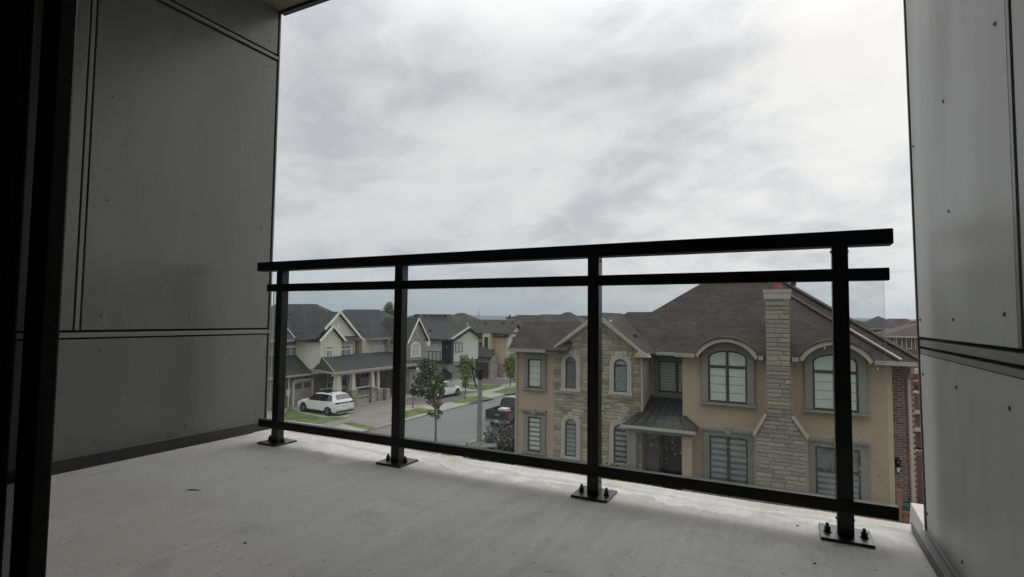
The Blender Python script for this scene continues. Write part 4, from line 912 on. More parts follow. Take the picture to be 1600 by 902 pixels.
# street name plate on its post: only its upper corner shows above the rail
ys = 22.0; s0 = aY(752, 702, ys); s1 = aY(776, 692.5, ys); sb = thing('street_sign', 'pale green street name plate on a post, half hidden by the bottom rail', 'street sign', (s1.x + .0, ys, .13))
MB().tube((s1.x, ys, .13), (s1.x, ys, s1.z + .0), .03, n=8).build('post', conc_pole_m, sb)
dvec = (Vector((s0.x, ys - .55, s1.z)) - Vector((s1.x, ys, s1.z))).normalized(); a0 = Vector((s1.x - .03, ys - .02, s1.z)); a1 = a0 + Vector((dvec.x, dvec.y, 0)) * .78
pl = MB().hexa([a1 + Vector((0, 0, -.20)), a0 + Vector((0, 0, -.20)), a0 + Vector((.01, .012, -.20)), a1 + Vector((.01, .012, -.20)), a1, a0, a0 + Vector((.01, .012, 0)), a1 + Vector((.01, .012, 0))]).build('plate', signgreen_m, sb)
tx = MB(); nd = Vector((-dvec.y, dvec.x, 0)); nd = nd if nd.y < 0 else -nd
for k in range(9):
    q = a0.lerp(a1, .1 + k * .09) + nd * .003; w2 = (a1 - a0) * .025; z0, z1 = (-.15, -.06) if k % 3 else (-.15, -.04)
    tx.hexa([q - w2 + Vector((0, 0, z0)), q + w2 + Vector((0, 0, z0)), q + w2 + Vector((0, 0, z0)) - nd * .004, q - w2 + Vector((0, 0, z0)) - nd * .004, q - w2 + Vector((0, 0, z1)), q + w2 + Vector((0, 0, z1)), q + w2 + Vector((0, 0, z1)) - nd * .004, q - w2 + Vector((0, 0, z1)) - nd * .004])
tx.build('lettering', white_m, pl)
# timber fence by the brick wing
fc = thing('garden_fence', 'reddish brown timber fence below the brick wall at the right', 'fence', (2.9, 19.9, .9))
yf = 20.1; zf = aY(1415, 799, yf).z; xa = aY(1401, 800, yf).x; x_ = xa + .16
MB().box(xa, xa + .13, yf - .07, yf + .06, .9, zf + .62).build('post', wood_m, fc)
MB().box(xa + .13, xa + 4.0, yf - .05, yf + .03, zf - .06, zf).build('top_rail', wood_m, fc); MB().box(xa + .13, xa + 4.0, yf - .035, yf - .018, zf - .28, zf - .22).build('rail', wood_m, fc)
while x_ < xa + 3.9: MB().box(x_, x_ + .135, yf - .018, yf + .01, .9, zf - .062 + rnd.uniform(-.004, 0)).build('board', wood_m, fc); x_ += .15
gc = aY(1422, 794, 20.55); gr_ = thing('covered_grill', 'grill under a dark teal cover behind the timber fence', 'grill', (gc.x, 20.55, .9))
MB().box(gc.x - .22, gc.x + .24, 20.4, 20.7, .9, gc.z - .05).build('cabinet', modern_black_m, gr_); MB().prism([(gc.x - .30, 20.36, gc.z - .06), (gc.x + .32, 20.36, gc.z - .06), (gc.x + .26, 20.36, gc.z + .07), (gc.x - .22, 20.36, gc.z + .09)], (0, .36, 0)).build('cover', teal_m, gr_)
MB().path([(gc.x + .1, 20.34, gc.z + .08), (gc.x + .2, 20.34, gc.z + .02), (gc.x + .32, 20.34, gc.z - .1)], .012, 6).build('handle', white_m, gr_)

for px_q, top_, bot_, lab in ((726.5, 612, 623.5, 'thin dark marker post on the verge right of the white crossover'), (645, 623, 637, 'thin dark marker post on the near verge beside the second railing post')):
    q = aZ(px_q, bot_, CZ); mp_ = MB().tube(q, (q.x, q.y, aY(px_q, top_, q.y).z), .035, .03, 8).tube((q.x, q.y, CZ), (q.x, q.y, CZ + .12), .09, .05, 8).build('marker_post', joint_m, None, q); tag(mp_, lab, 'post')
# ------------------------------------------------------------------ VEHICLES (built along local -x = forward, origin on the ground at the centre)
def loft(sec, name, material, parent, closed=True):
    mb = MB(); n = len(sec[0])
    vs = [p for s_ in sec for p in s_]; fs = []
    for i in range(len(sec) - 1):
        for j in range(n - 1): fs.append((i * n + j, i * n + j + 1, (i + 1) * n + j + 1, (i + 1) * n + j))
    fs.append(tuple(range(n - 1, -1, -1))); fs.append(tuple((len(sec) - 1) * n + j for j in range(n)))
    mb.add(vs, fs); o = mb.build(name, material, parent); o.data.polygons.foreach_set('use_smooth', [True] * len(o.data.polygons))
    q = o.modifiers.new('edges', 'EDGE_SPLIT'); q.split_angle = math.radians(32); return o
def car(name, label, cat, pos, heading, Lc, Wc, Hc, wb, hood, prof, paint, group=None, suv=True):
    """prof: (x, z_belt, z_top, half width belt, half width top) stations from nose (x<0) to tail"""
    root = thing(name, label, cat, (0, 0, 0), group); gz_ = .22; wr = .36 if suv else .33
    def sec(x, zb, zt, wb_, wt, zlow=gz_):
        hs = [(0, zlow), (wb_ * .86, zlow), (wb_ * .985, zlow + .14), (wb_, zlow + (zb - zlow) * .55), (wb_ * .985, zb - .05), (wb_ * .955, zb), (wt, max(zb + .001, zt - .07)), (wt * .90, max(zb + .002, zt - .015)), (0, max(zb + .003, zt))]
        return [Vector((x, -a, z)) for a, z in hs] + [Vector((x, a, z)) for a, z in reversed(hs[1:-1])] + [Vector((x, 0, zlow))]
    body = loft([sec(*p) for p in prof], 'body', paint, root)
    rx = (-wb / 2, wb / 2)
    for x in rx:
        for s in (-1, 1):
            yw = s * (Wc / 2 - .115)
            MB().tube((x, s * (Wc / 2 - .3), wr + .03), (x, s * (Wc / 2 - .012), wr + .03), wr + .075, n=20).build('wheel_arch', modern_black_m, body)
            wh = MB().tube((x, yw - s * .11, wr), (x, yw + s * .115, wr), wr, n=22).build('wheel', tyre_m, root)
            rm_ = MB().tube((x, yw + s * .11, wr), (x, yw + s * .121, wr), wr * .66, n=18)
            rm_.build('rim', tyre_m, wh); sp_ = MB()
            for k in range(5):
                a = k * 1.2566; sp_.bar((x, yw + s * .122, wr), (x + math.cos(a) * wr * .64, yw + s * .122, wr + math.sin(a) * wr * .64), .025, .06)
            sp_.build('spokes', rim_m, wh)
    return root, body
def place(root, pos, ang):
    # bake rotation into every child's mesh so parts stay unrotated children of the base empty
    M_ = Matrix.Rotation(ang, 4, 'Z'); root.location = Vector(pos); root.rotation_euler = (0, 0, ang)
def quad(name, material, parent, pts, th=.006):
    P = [Vector(p) for p in pts]; nrm = (P[1] - P[0]).cross(P[2] - P[0]).normalized()
    P = [p - nrm * .03 for p in P]
    return MB().prism(P, nrm * .055).build(name, material, parent)
# --- white SUV in the near driveway, nose to the garage
SP = [(-2.42, .62, .70, .70, .60), (-2.34, .78, .86, .86, .70), (-1.95, .93, 1.00, .93, .72), (-1.25, 1.02, 1.09, .955, .74), (-1.02, 1.04, 1.16, .965, .72), (-.35, 1.06, 1.62, .97, .66), (.1, 1.07, 1.70, .97, .67), (1.0, 1.09, 1.72, .97, .67), (1.90, 1.11, 1.67, .96, .63), (2.24, 1.12, 1.27, .93, .68), (2.38, 1.04, 1.10, .90, .66), (2.44, .72, .76, .86, .62)]
suv, sb_ = car('parked_suv', 'white SUV with dark sunroof parked in front of the brick garage', 'car', None, 0, 4.86, 1.94, 1.72, 2.95, 0, SP, carpaint_m)
for s in (-1, 1):
    o_ = [(-.92, s * .938, 1.085), (-.38, s * .70, 1.54), (.42, s * .69, 1.60), (.42, s * .947, 1.10)]
    quad('side_window', carglass_m, sb_, [p for p in (o_ if s < 0 else o_[::-1])], .02)
    o_ = [(.47, s * .947, 1.10), (.47, s * .69, 1.60), (1.28, s * .685, 1.60), (1.28, s * .945, 1.12)]; quad('side_window', carglass_m, sb_, o_ if s < 0 else o_[::-1], .02)
    o_ = [(1.33, s * .945, 1.13), (1.33, s * .685, 1.60), (1.66, s * .68, 1.55), (1.90, s * .90, 1.17)]; quad('side_window', carglass_m, sb_, o_ if s < 0 else o_[::-1], .02)
    MB().bar((-.2, s * .62, 1.74), (1.65, s * .62, 1.735), .035, .03).build('roof_rail', modern_black_m, sb_)
    MB().box(-.86, -.70, *sorted((s * .97, s * 1.10)), 1.08, 1.20).build('mirror', carpaint_m, sb_)
    MB().box(-.1, .08, *sorted((s * .972, s * .985)), .92, .95).build('door_handle', rim_m, sb_); MB().box(.85, 1.03, *sorted((s * .972, s * .985)), .94, .97).build('door_handle', rim_m, sb_)
    MB().box(-1.1, 1.1, *sorted((s * .93, s * .985)), .24, .33).build('sill_trim', modern_black_m, sb_)
    MB().box(2.28, 2.425, *sorted((s * .62, s * .905)), .965, 1.075).build('tail_light', modern_black_m, sb_)
quad('rear_window', carglass_m, sb_, [(1.945, -.58, 1.625), (1.945, .58, 1.625), (2.225, .66, 1.30), (2.225, -.66, 1.30)][::-1], .02)
quad('sunroof', carglass_m, sb_, [(-.25, -.45, 1.655), (-.25, .45, 1.655), (.95, .45, 1.728), (.95, -.45, 1.728)][::-1], .012)
quad('windscreen', carglass_m, sb_, [(-.98, -.66, 1.13), (-.98, .66, 1.13), (-.38, .58, 1.61), (-.38, -.58, 1.61)][::-1], .02)
MB().box(2.385, 2.43, -.62, .62, .985, 1.055).build('light_bar', modern_black_m, sb_); MB().box(2.40, 2.452, -.26, .26, .74, .86).build('number_plate', blind_m, sb_)
MB().box(2.30, 2.46, -.86, .86, .28, .42).build('bumper_trim', modern_black_m, sb_); MB().box(2.40, 2.47, -.80, .80, .50, .62).build('bumper', carpaint_m, sb_)
q0 = aZ(474.7, 644.3, CZ); q1 = aZ(511.4, 650, CZ)
place(suv, ((q0.x + q1.x) / 2, (q0.y + q1.y) / 2 + .98, CZ), math.atan2(q1.y - q0.y, q1.x - q0.x) + .0)
# --- white crossover further along, tail towards us
SP2 = [(-2.18, .60, .68, .66, .58), (-2.08, .76, .82, .82, .66), (-1.6, .90, .96, .89, .70), (-1.05, .96, 1.05, .91, .68), (-.3, .99, 1.50, .92, .60), (.1, 1.0, 1.56, .92, .61), (.8, 1.02, 1.54, .92, .60), (1.45, 1.04, 1.38, .91, .58), (1.95, 1.04, 1.12, .88, .62), (2.15, .98, 1.02, .84, .62), (2.22, .66, .70, .80, .60)]
cx, cb_ = car('parked_crossover', 'white crossover with red tail lights parked behind the street tree', 'car', None, 0, 4.4, 1.84, 1.56, 2.62, 0, SP2, carpaint_m, suv=False)
for s in (-1, 1):
    o_ = [(-.95, s * .895, 1.01), (-.32, s * .64, 1.43), (.32, s * .63, 1.49), (.32, s * .90, 1.02)]; quad('side_window', carglass_m, cb_, o_ if s < 0 else o_[::-1], .02)
    o_ = [(.37, s * .90, 1.03), (.37, s * .63, 1.49), (.95, s * .625, 1.46), (1.35, s * .87, 1.08)]; quad('side_window', carglass_m, cb_, o_ if s < 0 else o_[::-1], .02)
    MB().box(2.05, 2.20, *sorted((s * .50, s * .86)), .86, .97).build('tail_light', taillight_m, cb_)
    MB().box(-.88, -.74, *sorted((s * .92, s * 1.03)), 1.0, 1.10).build('mirror', carpaint_m, cb_)
quad('rear_window', carglass_m, cb_, [(1.42, -.54, 1.39), (1.42, .54, 1.39), (1.96, .62, 1.13), (1.96, -.62, 1.13)][::-1], .02)
MB().box(2.16, 2.235, -.24, .24, .66, .76).build('number_plate', blind_m, cb_); MB().box(2.10, 2.245, -.78, .78, .26, .38).build('bumper_trim', modern_black_m, cb_)
q0 = aZ(620 + 475 / 6.445, 590 + 212 / 6.445, CZ); q1 = aZ(620 + 598 / 6.445, 590 + 185 / 6.445, CZ)
place(cx, ((q0.x + q1.x) / 2 - .92, (q0.y + q1.y) / 2, CZ), -math.pi / 2 - .06)
# --- black pickup, tail towards us
TP_ = [(-2.75, .80, .86, .82, .7), (-2.65, 1.02, 1.06, .94, .8), (-1.5, 1.14, 1.19, .98, .8), (-1.25, 1.16, 1.24, .98, .78), (-.65, 1.18, 1.84, .98, .72), (-.1, 1.18, 1.90, .98, .72), (.55, 1.18, 1.88, .98, .72), (.80, 1.18, 1.30, .98, .76), (.84, 1.16, 1.17, .98, .9)]
tk, tb_ = car('pickup_truck', 'black pickup truck with open bed parked at the kerb behind the grey shrub', 'truck', None, 0, 5.7, 2.0, 1.9, 3.6, 0, TP_, carblack_m)
bed = MB(); bed.box(.82, 2.78, -.985, -.88, .55, 1.26).box(.82, 2.78, .88, .985, .55, 1.26).box(.82, 2.78, -.88, .88, .55, .72).box(.82, .90, -.88, .88, .72, 1.24); bed.build('bed', carblack_m, tk)
tg = MB().box(2.78, 2.86, -.98, .98, .62, 1.25).build('tailgate', carblack_m, tk); MB().box(2.86, 2.868, -.16, .16, .88, 1.02).build('badge', rim_m, tg)
MB().box(2.80, 3.00, -1.0, 1.0, .42, .60).build('rear_bumper', rim_m, tk); MB().box(3.0, 3.012, -.18, .18, .44, .58).build('number_plate', blind_m, tk)
for s in (-1, 1):
    MB().box(2.70, 2.875, *sorted((s * .92, s * 1.0)), .86, 1.10).build('tail_light', taillight_m, tk)
    o_ = [(-1.05, s * .95, 1.24), (-.62, s * .77, 1.76), (.60, s * .77, 1.80), (.66, s * .955, 1.24)]; quad('side_window', carglass_m, tb_, o_ if s < 0 else o_[::-1], .02)
    MB().box(-1.0, -.82, *sorted((s * 1.0, s * 1.2)), 1.2, 1.4).build('mirror', carblack_m, tb_)
quad('rear_window', carglass_m, tb_, [(.60, -.62, 1.80), (.60, .62, 1.80), (.80, .72, 1.30), (.80, -.72, 1.30)][::-1], .03)
quad('roof_panel', mat('roof_silver', (.35, .36, .38), .3), tb_, [(-.5, -.62, 1.875), (-.5, .62, 1.875), (.45, .62, 1.895), (.45, -.62, 1.895)][::-1], .012)
MB().box(1.1, 1.8, -.5, .2, .72, 1.22).build('load', blind_m, tk)
q0 = aZ(762, 664, 0); place(tk, (q0.x + 1.15, q0.y + 2.2, .0), -math.pi / 2)

# ------------------------------------------------------------------ LEFT STREET HOUSES
def fascia(root, a, b, z=None, w_=.12, h=.16, material=None, name='eave_trim'): return MB().bar(a, b, w_, h).build(name, material or gutter_m, root)
wtrim = mat('trim_cream_white', (.74, .72, .66), .6, .04)
# --- house with cream gables, brick garage and porch
HA = thing('gabled_house', 'cream sided house with two white trimmed gables and a pillared porch', 'house', (-40, 36, 0))
XB = -40.0; za = 5.84
w0 = MB(); w0.box(-52, XB, 24, 35.19, 0, 5.8).box(-52, -38.5, 35.26, 44.7, 0, 5.79); w0.build('wall', housebrick_m, HA)
blk('gable_block', siding_m, HA, -51.9, -37.42, 35.2, 39.83, 2.9, 5.78)
F1 = ('x', -37.0); F2 = ('x', -37.35)
# small front gable and big gable behind it
MB().prism([(-37.4, 35.22, 2.9), (-37.4, 37.80, 2.9), (-37.4, 37.80, 5.75), (-37.4, 36.5, 6.95), (-37.4, 35.22, 5.75)], (.4, 0, 0)).build('gable_wall', siding_m, HA)
gw2 = MB().prism([(-37.36, 36.0, 2.9), (-37.36, 39.85, 2.9), (-37.36, 39.85, 5.8), (-37.36, 40.35, 5.95), (-37.36, 37.6, 8.25), (-37.36, 35.2, 6.2)], (-.3, 0, 0)).build('gable_wall', siding_m, HA)
MB().box(-37.36, -37.30, 37.42, 37.82, 6.75, 7.35).build('gable_vent', white_m, gw2)
rf = MB()
rf.prism([(-36.75, 35.0, 5.78), (-36.75, 36.5, 7.12), (-40.5, 36.5, 7.12), (-40.5, 35.0, 5.78)], (0, 0, -.1)).prism([(-36.75, 36.5, 7.12), (-36.75, 38.0, 5.78), (-40.5, 38.0, 5.78), (-40.5, 36.5, 7.12)], (0, 0, -.1))
rf.prism([(-37.1, 34.75, 5.95), (-37.1, 37.62, 8.42), (-45, 37.62, 8.42), (-45, 34.75, 5.95)], (0, 0, -.1)).prism([(-37.1, 37.62, 8.42), (-37.1, 40.55, 5.86), (-45, 40.55, 5.86), (-45, 37.62, 8.42)], (0, 0, -.1))
# main roofs: plane facing the street, left part and right hip
rf.prism([(-39.6, 23, 5.86), (-39.6, 35.9, 5.86), (-43.6, 35.9, 8.75), (-43.6, 23, 8.75)], (0, 0, -.12)).prism([(-47.6, 35.9, 5.86), (-47.6, 23, 5.86), (-43.6, 23, 8.75), (-43.6, 35.9, 8.75)], (0, 0, -.12))
rf.prism([(-38.1, 34.6, 5.84), (-38.1, 43.2, 5.84), (-42.1, 39.6, 8.95), (-42.1, 37.6, 8.95)], (0, 0, -.12)).prism([(-38.1, 43.2, 5.84), (-46.1, 43.2, 5.84), (-42.1, 39.6, 8.95)], (0, 0, -.12)).prism([(-46.1, 34.6, 5.84), (-38.1, 34.6, 5.84), (-42.1, 37.6, 8.95)], (0, 0, -.12)).prism([(-46.1, 43.2, 5.84), (-46.1, 34.6, 5.84), (-42.1, 37.6, 8.95), (-42.1, 39.6, 8.95)], (0, 0, -.12))
rA = rf.build('roof', shingle2_m, HA)
MB().bar((-38.15, 43.15, 5.93), (-42.1, 39.6, 9.02), .14, .05).build('hip_flashing', valley_m, rA)
MB().bar((-39.6, 34.75, 5.96), (-42.3, 35.0, 7.9), .13, .05).build('valley_flashing', valley_m, rA)
MB().box(-41.2, -41.0, 34.1, 34.25, 7.0, 7.5).build('vent_pipe', joint_m, rA)
for (p, q) in (((-36.72, 34.95, 5.74), (-36.72, 36.5, 7.1)), ((-36.72, 36.5, 7.1), (-36.72, 38.05, 5.74)), ((-37.06, 35.8, 6.8), (-37.06, 37.62, 8.4)), ((-37.06, 37.62, 8.4), (-37.06, 40.6, 5.8))): MB().bar(p, q, .07, .21).build('rake_board', wtrim, HA)
for (p, q) in (((-39.58, 23, 5.78), (-39.58, 35.15, 5.78)), ((-36.72, 38.0, 5.70), (-37.0, 39.9, 5.70)), ((-38.05, 40.5, 5.78), (-38.05, 43.2, 5.78))): fascia(HA, p, q)
sk = MB().prism([(-36.7, 37.95, 5.74), (-36.7, 40.3, 5.74), (-37.36, 40.3, 6.12), (-37.36, 37.95, 6.12)], (0, 0, -.06)).build('skirt_roof', shingle2_m, HA)
blk('corner_board', cream_m, HA, -37.05, -36.98, 35.18, 35.28, 3.0, 5.75); blk('corner_board', cream_m, HA, -37.36, -37.28, 39.75, 39.87, 3.0, 5.75)
def pw(root, X, pxa, pya, pxb, pyb, **k):
    a = aX(pxa, pya, X); b = aX(pxb, pyb, X); return window(root, ('x', X), a.y, b.y, min(a.z, b.z), max(a.z, b.z), **k)
pw(HA, -37.0, 509, 541, 518.5, 559, cols=2, frame=white_m, fw=.10, mull=.10, transom=4.95, muntin=(2, 5, 0), trim=1, tw=.06, tmat=white_m)
pw(HA, -37.3, 532, 540, 547.5, 557, cols=2, frame=white_m, fw=.10, mull=.10, transom=4.9, muntin=(3, 5, 0), trim=1, tw=.06, tmat=white_m)
pw(HA, -40.0, 446, 542, 463, 559.5, cols=2, frame=white_m, fw=.10, mull=.10, muntin=(3, 3, 0), trim=1, tw=.08, tmat=white_m)
# beige bump with its window
blk('bay_block', cream_m, HA, -38.5, -37.8, 41.45, 44.6, 3.3, 5.75)
pw(HA, -37.8, 584, 541, 599, 559, cols=2, frame=white_m, fw=.09, mull=.08, blind=blind_m, nb=1, gap=0, trim=1, tw=.16, tmat=cream_m)
# garage wing
blk('garage_block', housebrick_m, HA, -44, -38.3, 30.2, 36.6, 0, 2.9)
gp = MB(); gp.prism([(-37.8, 29.5, 2.92), (-37.8, 37.0, 2.92), (-40.1, 35.2, 4.55), (-40.1, 29.5, 4.55)], (0, 0, -.1)); gp.build('garage_roof', shingle2_m, HA)
fascia(HA, (-37.78, 29.5, 2.84), (-37.78, 37.0, 2.84))
ga = aX(459, 596, -38.3); gb = aX(487, 592, -38.3)
gd = MB().box(-38.3, -38.24, ga.y, gb.y, .14, 2.30).build('garage_door', taupe_m, HA)
for k in range(4): blk('door_groove', band_m, gd, -38.238, -38.232, ga.y + .02, gb.y - .02, .55 + k * .42, .565 + k * .42) if k < 3 else None
wdt = (gb.y - ga.y) / 2
for s_ in range(2):
    for k in range(4): y0 = ga.y + s_ * wdt + .12 + k * (wdt - .24) / 4; blk('door_light', darkwin_m, gd, -38.24, -38.228, y0, y0 + (wdt - .24) / 4 - .06, 1.62, 2.10)
for y0, y1 in ((ga.y - .12, ga.y), (gb.y, gb.y + .12)): blk('door_casing', white_m, HA, -38.3, -38.2, y0, y1, .14, 2.42)
blk('door_casing', white_m, HA, -38.3, -38.2, ga.y - .12, gb.y + .12, 2.305, 2.42)
blk('house_number_plate', white_m, HA, -38.3, -38.2, ga.y - .75, ga.y - .45, 1.15, 1.65)
MB().path([(-38.2, 33.0, 2.8), (-38.2, 33.0, .2)], .05, 6).build('downspout', white_m, HA)
# red emblem over the garage door
em = aX(478, 591, -38.3); MB().tube((-38.3, em.y, em.z), (-38.24, em.y, em.z), .17, .13, 12).build('wall_emblem', mat('emblem_red', (.22, .06, .06), .7), HA)
# porch
po = MB(); po.box(-38.5, -34.35, 36.7, 39.4, .13, .62); po.build('porch_deck', cream_m, HA)
pr2 = MB(); pr2.prism([(-33.95, 33.95, 3.28), (-33.95, 45.2, 3.26), (-37.3, 45.2, 4.35), (-37.3, 35.6, 4.45)], (0, 0, -.1)); pr2.prism([(-33.95, 33.95, 3.28), (-37.3, 35.6, 4.45), (-38.4, 35.4, 3.28)], (0, 0, -.1)); prf = pr2.build('porch_roof', shingle2_m, HA)
MB().bar((-33.98, 34.0, 3.31), (-37.2, 35.55, 4.45), .07, .04).build('hip_flashing', valley_m, prf); fascia(HA, (-33.92, 33.95, 3.20), (-33.92, 45.2, 3.18), h=.18); fascia(HA, (-33.95, 33.93, 3.2), (-38.3, 35.3, 3.2), h=.16)
blk('porch_beam', cream_m, HA, -34.5, -34.2, 34.2, 45.0, 2.92, 3.12)
for px, r in ((527, .24), (550.5, .19), (581, .17), (590.5, .11)):
    c = aX(px, 592, -34.35); q = MB(); k = r; zc_ = 1.55 if px < 585 else 1.3
    q.add([(-34.35 - k * 1.2, c.y - k * 1.2, zc_), (-34.35 + k * 1.2, c.y - k * 1.2, zc_), (-34.35 + k * 1.2, c.y + k * 1.2, zc_), (-34.35 - k * 1.2, c.y + k * 1.2, zc_), (-34.35 - k * .8, c.y - k * .8, 2.92), (-34.35 + k * .8, c.y - k * .8, 2.92), (-34.35 + k * .8, c.y + k * .8, 2.92), (-34.35 - k * .8, c.y + k * .8, 2.92)], [(0, 3, 2, 1), (4, 5, 6, 7), (0, 1, 5, 4), (1, 2, 6, 5), (2, 3, 7, 6), (3, 0, 4, 7)])
    co = q.build('porch_column', cream_m, HA)
    MB().box(-34.35 - .34, -34.35 + .34, c.y - .34, c.y + .34, .13, zc_ - .08).build('pier', housestone_m, co); MB().box(-34.35 - .38, -34.35 + .38, c.y - .38, c.y + .38, zc_ - .08, zc_).build('pier_cap', cream_stone_m, co)
y0 = aX(555, 600, -34.3).y; y1 = aX(578, 600, -34.3).y
rl = MB().box(-34.36, -34.28, y0, y1, 1.60, 1.68).build('porch_railing', white_m, HA); MB().box(-34.35, -34.29, y0, y1, .78, .84).build('bottom_bar', white_m, rl)
for k in range(9): yy = y0 + (y1 - y0) * (k + .5) / 9; MB().box(-34.34, -34.30, yy - .02, yy + .02, .84, 1.60).build('baluster', white_m, rl)
for k in range(3): yy = y0 + (y1 - y0) * (k + .5) / 3; MB().box(-34.26, -34.10, yy - .3, yy + .3, 1.42, 1.58).build('planter_box', modern_black_m, rl)
rl = MB().box(-36.6, -36.5, 34.9, 38.0, 1.55, 1.62).build('porch_railing', white_m, HA)
window(HA, ('x', -38.48), 37.6, 38.5, 1.2, 2.9, cols=1, frame=white_m, fw=.08, muntin=(2, 3, 0)); window(HA, ('x', -38.48), 39.4, 40.3, 1.0, 2.9, cols=1, frame=white_m, fw=.1)
blk('front_door', modern_black_m, HA, -38.5, -38.42, 35.9, 36.7, .62, 2.75)
blk('porch_skirt', cream_stone_m, HA, -34.36, -34.30, 36.6, 39.4, .13, .62)
# --- attached house with the stone gable
HB = thing('stone_gable_house', 'house with a steep stone gable and metal bay roof, right of the cream gabled one', 'house', (-37, 46, 0))
w0 = MB(); w0.box(-50, -37.2, 44.72, 49.0, 0, 5.8); w0.build('wall', housestone_m, HB)
hiproof(HB, -50, -37.6, 42.4, 49.0, 5.85, .62, shingle2_m, .4)
MB().prism([(-37.2, 45.1, .1), (-37.2, 48.45, .1), (-37.2, 48.45, 5.6), (-37.2, 46.72, 7.75), (-37.2, 45.1, 5.6)], (2.1, 0, 0)).build('stone_gable', redstone_m if False else housestone_m, HB)
rg = MB(); rg.prism([(-34.85, 44.95, 5.40), (-34.85, 46.72, 7.90), (-39.5, 46.72, 7.90), (-39.5, 44.95, 5.40)], (0, 0, -.1)).prism([(-34.85, 46.72, 7.90), (-34.85, 48.75, 5.40), (-39.5, 48.75, 5.40), (-39.5, 46.72, 7.90)], (0, 0, -.1)); rg.build('gable_roof', shingle2_m, HB)
for p, q in (((-34.82, 44.9, 5.3), (-34.82, 46.72, 7.86)), ((-34.82, 46.72, 7.86), (-34.82, 48.75, 5.3))): MB().bar(p, q, .07, .14).build('rake_board', wtrim, HB)
MB().box(-35.1, -34.8, 48.3, 48.75, 4.9, 5.4).build('eave_return', white_m, HB)
a = aX(642, 559, -35.08); b_ = aX(655.5, 541, -35.08); window(HB, ('x', -35.08), a.y, b_.y, a.z, 4.75, cols=2, frame=white_m, fw=.10, mull=.08, rise=.55, transom=4.7, trim=1, tw=.13, tmat=white_m, blind=blind_m, nb=1, gap=0)
by = MB(); by.prism([(-34.1, 45.4, 2.72), (-34.1, 48.0, 2.70), (-35.1, 47.8, 3.45), (-35.1, 45.5, 3.45)], (0, 0, -.06)).prism([(-34.1, 45.4, 2.72), (-35.1, 45.5, 3.45), (-35.1, 45.3, 2.72)], (0, 0, -.06)); bro = by.build('bay_roof', seam_m, HB)
for k in range(7): yy = 45.5 + k * .36; MB().bar((-34.12, yy, 2.75), (-35.08, yy, 3.48), .04, .05).build('standing_seam', modern_black_m, bro)
blk('bay', white_m, HB, -35.1, -34.25, 45.6, 47.8, .4, 2.68); fascia(HB, (-34.08, 45.38, 2.66), (-34.08, 48.0, 2.64), material=white_m)
window(HB, ('x', -34.24), 46.0, 47.6, .9, 2.35, cols=3, frame=cream_m, fw=.08)
gdd = blk('garage_door', taupe_m, HA, -38.5, -38.42, 41.9, 44.4, .13, 2.5)
for k in range(4): blk('door_light', darkwin_m, gdd, -38.42, -38.40, 42.05 + k * .56, 42.5 + k * .56, 1.85, 2.25)
blk('porch_post_block', housestone_m, HB, -34.2, -33.7, 40.4, 40.9, .13, 1.2)
# --- modern house
HC = thing('modern_house', 'modern white and black house with a half gable front and small balcony', 'house', (-37, 52, 0))
a_ = -34.6; b0 = aX(704, 560, a_).y
w0 = MB(); w0.box(-48, a_ - .6, b0 - .0, b0 + 5.5, 2.9, 5.5); w0.build('wall', modern_white_m, HC)
MB().box(-48, a_ + .0, b0 + .25, b0 + 5.5, 0, 2.9).build('lower_wall', mat('lower_grey', (.26, .25, .22), .9, .05), HC)
zr_ = 6.85; ym = b0 + 3.45
MB().prism([(a_, b0 + .42, 2.9), (a_, b0 + 6.2, 2.9), (a_, b0 + 6.2, 5.7), (a_, ym, zr_ - .3), (a_, b0 + .42, 5.35)], (-.6, 0, 0)).build('front_wall', modern_white_m, HC)
blk('corner_panel', modern_black_m, HC, a_ - .62, a_ + .12, b0 - .03, b0 + .45, 2.5, 5.6)
blk('side_panel', modern_black_m, HC, a_ - 1.2, a_ - .62, b0 - .05, b0, 2.9, 5.48)
blk('base_band', modern_black_m, HC, -40.0, a_ + .1, b0 - .06, b0 + .02, 2.2, 2.95)
rc = MB(); rc.prism([(a_ + .4, b0 - .45, 5.48), (a_ + .4, ym, zr_), (-48, ym, zr_), (-48, b0 - .45, 5.48)], (0, 0, -.12)).prism([(a_ + .4, ym, zr_), (a_ + .4, b0 + 6.6, 5.48), (-48, b0 + 6.6, 5.48), (-48, ym, zr_)], (0, 0, -.12)); rcc = rc.build('roof', shingle2_m, HC)
MB().bar((a_ + .42, b0 - .45, 5.30), (a_ + .42, ym, zr_ - .18), .12, .42).build('rake_board', modern_black_m, HC); MB().bar((a_ + .40, b0 - .45, 5.53), (a_ + .40, ym, zr_ + .04), .42, .06).build('rake_flashing', valley_m, rcc)
fascia(HC, (a_ + .4, b0 - .48, 5.40), (-48, b0 - .48, 5.40), material=modern_black_m); MB().bar((a_ + .3, ym, zr_ + .04), (-48, ym, zr_ + .04), .14, .05).build('ridge_cap', valley_m, rcc)
MB().box(-39, -38.7, b0 + 1.8, b0 + 2.1, 6.3, 6.5).build('roof_vent', joint_m, rcc)
a = aX(711, 551, a_); b_ = aX(722.5, 535, a_); window(HC, ('x', a_), a.y, b_.y, a.z, b_.z, cols=2, fw=.06, frame=modern_black_m, blind=blind_m, nb=5, gap=.05)
def pYr(px, py, y): return aY(px, py, y)
bl = MB(); q0 = aY(664, 551, b0 - 1.4); q1 = aY(688, 549, b0 - 1.4)
br_ = MB().box(q0.x, q1.x, b0 - 1.45, b0 - 1.38, 4.05, 4.14).build('balcony_railing', modern_black_m, HC); 
for k in range(5): x = q0.x + (q1.x - q0.x) * k / 4; MB().box(x - .03, x + .03, b0 - 1.45, b0 - 1.39, 3.0, 4.05).build('baluster', modern_black_m, br_)
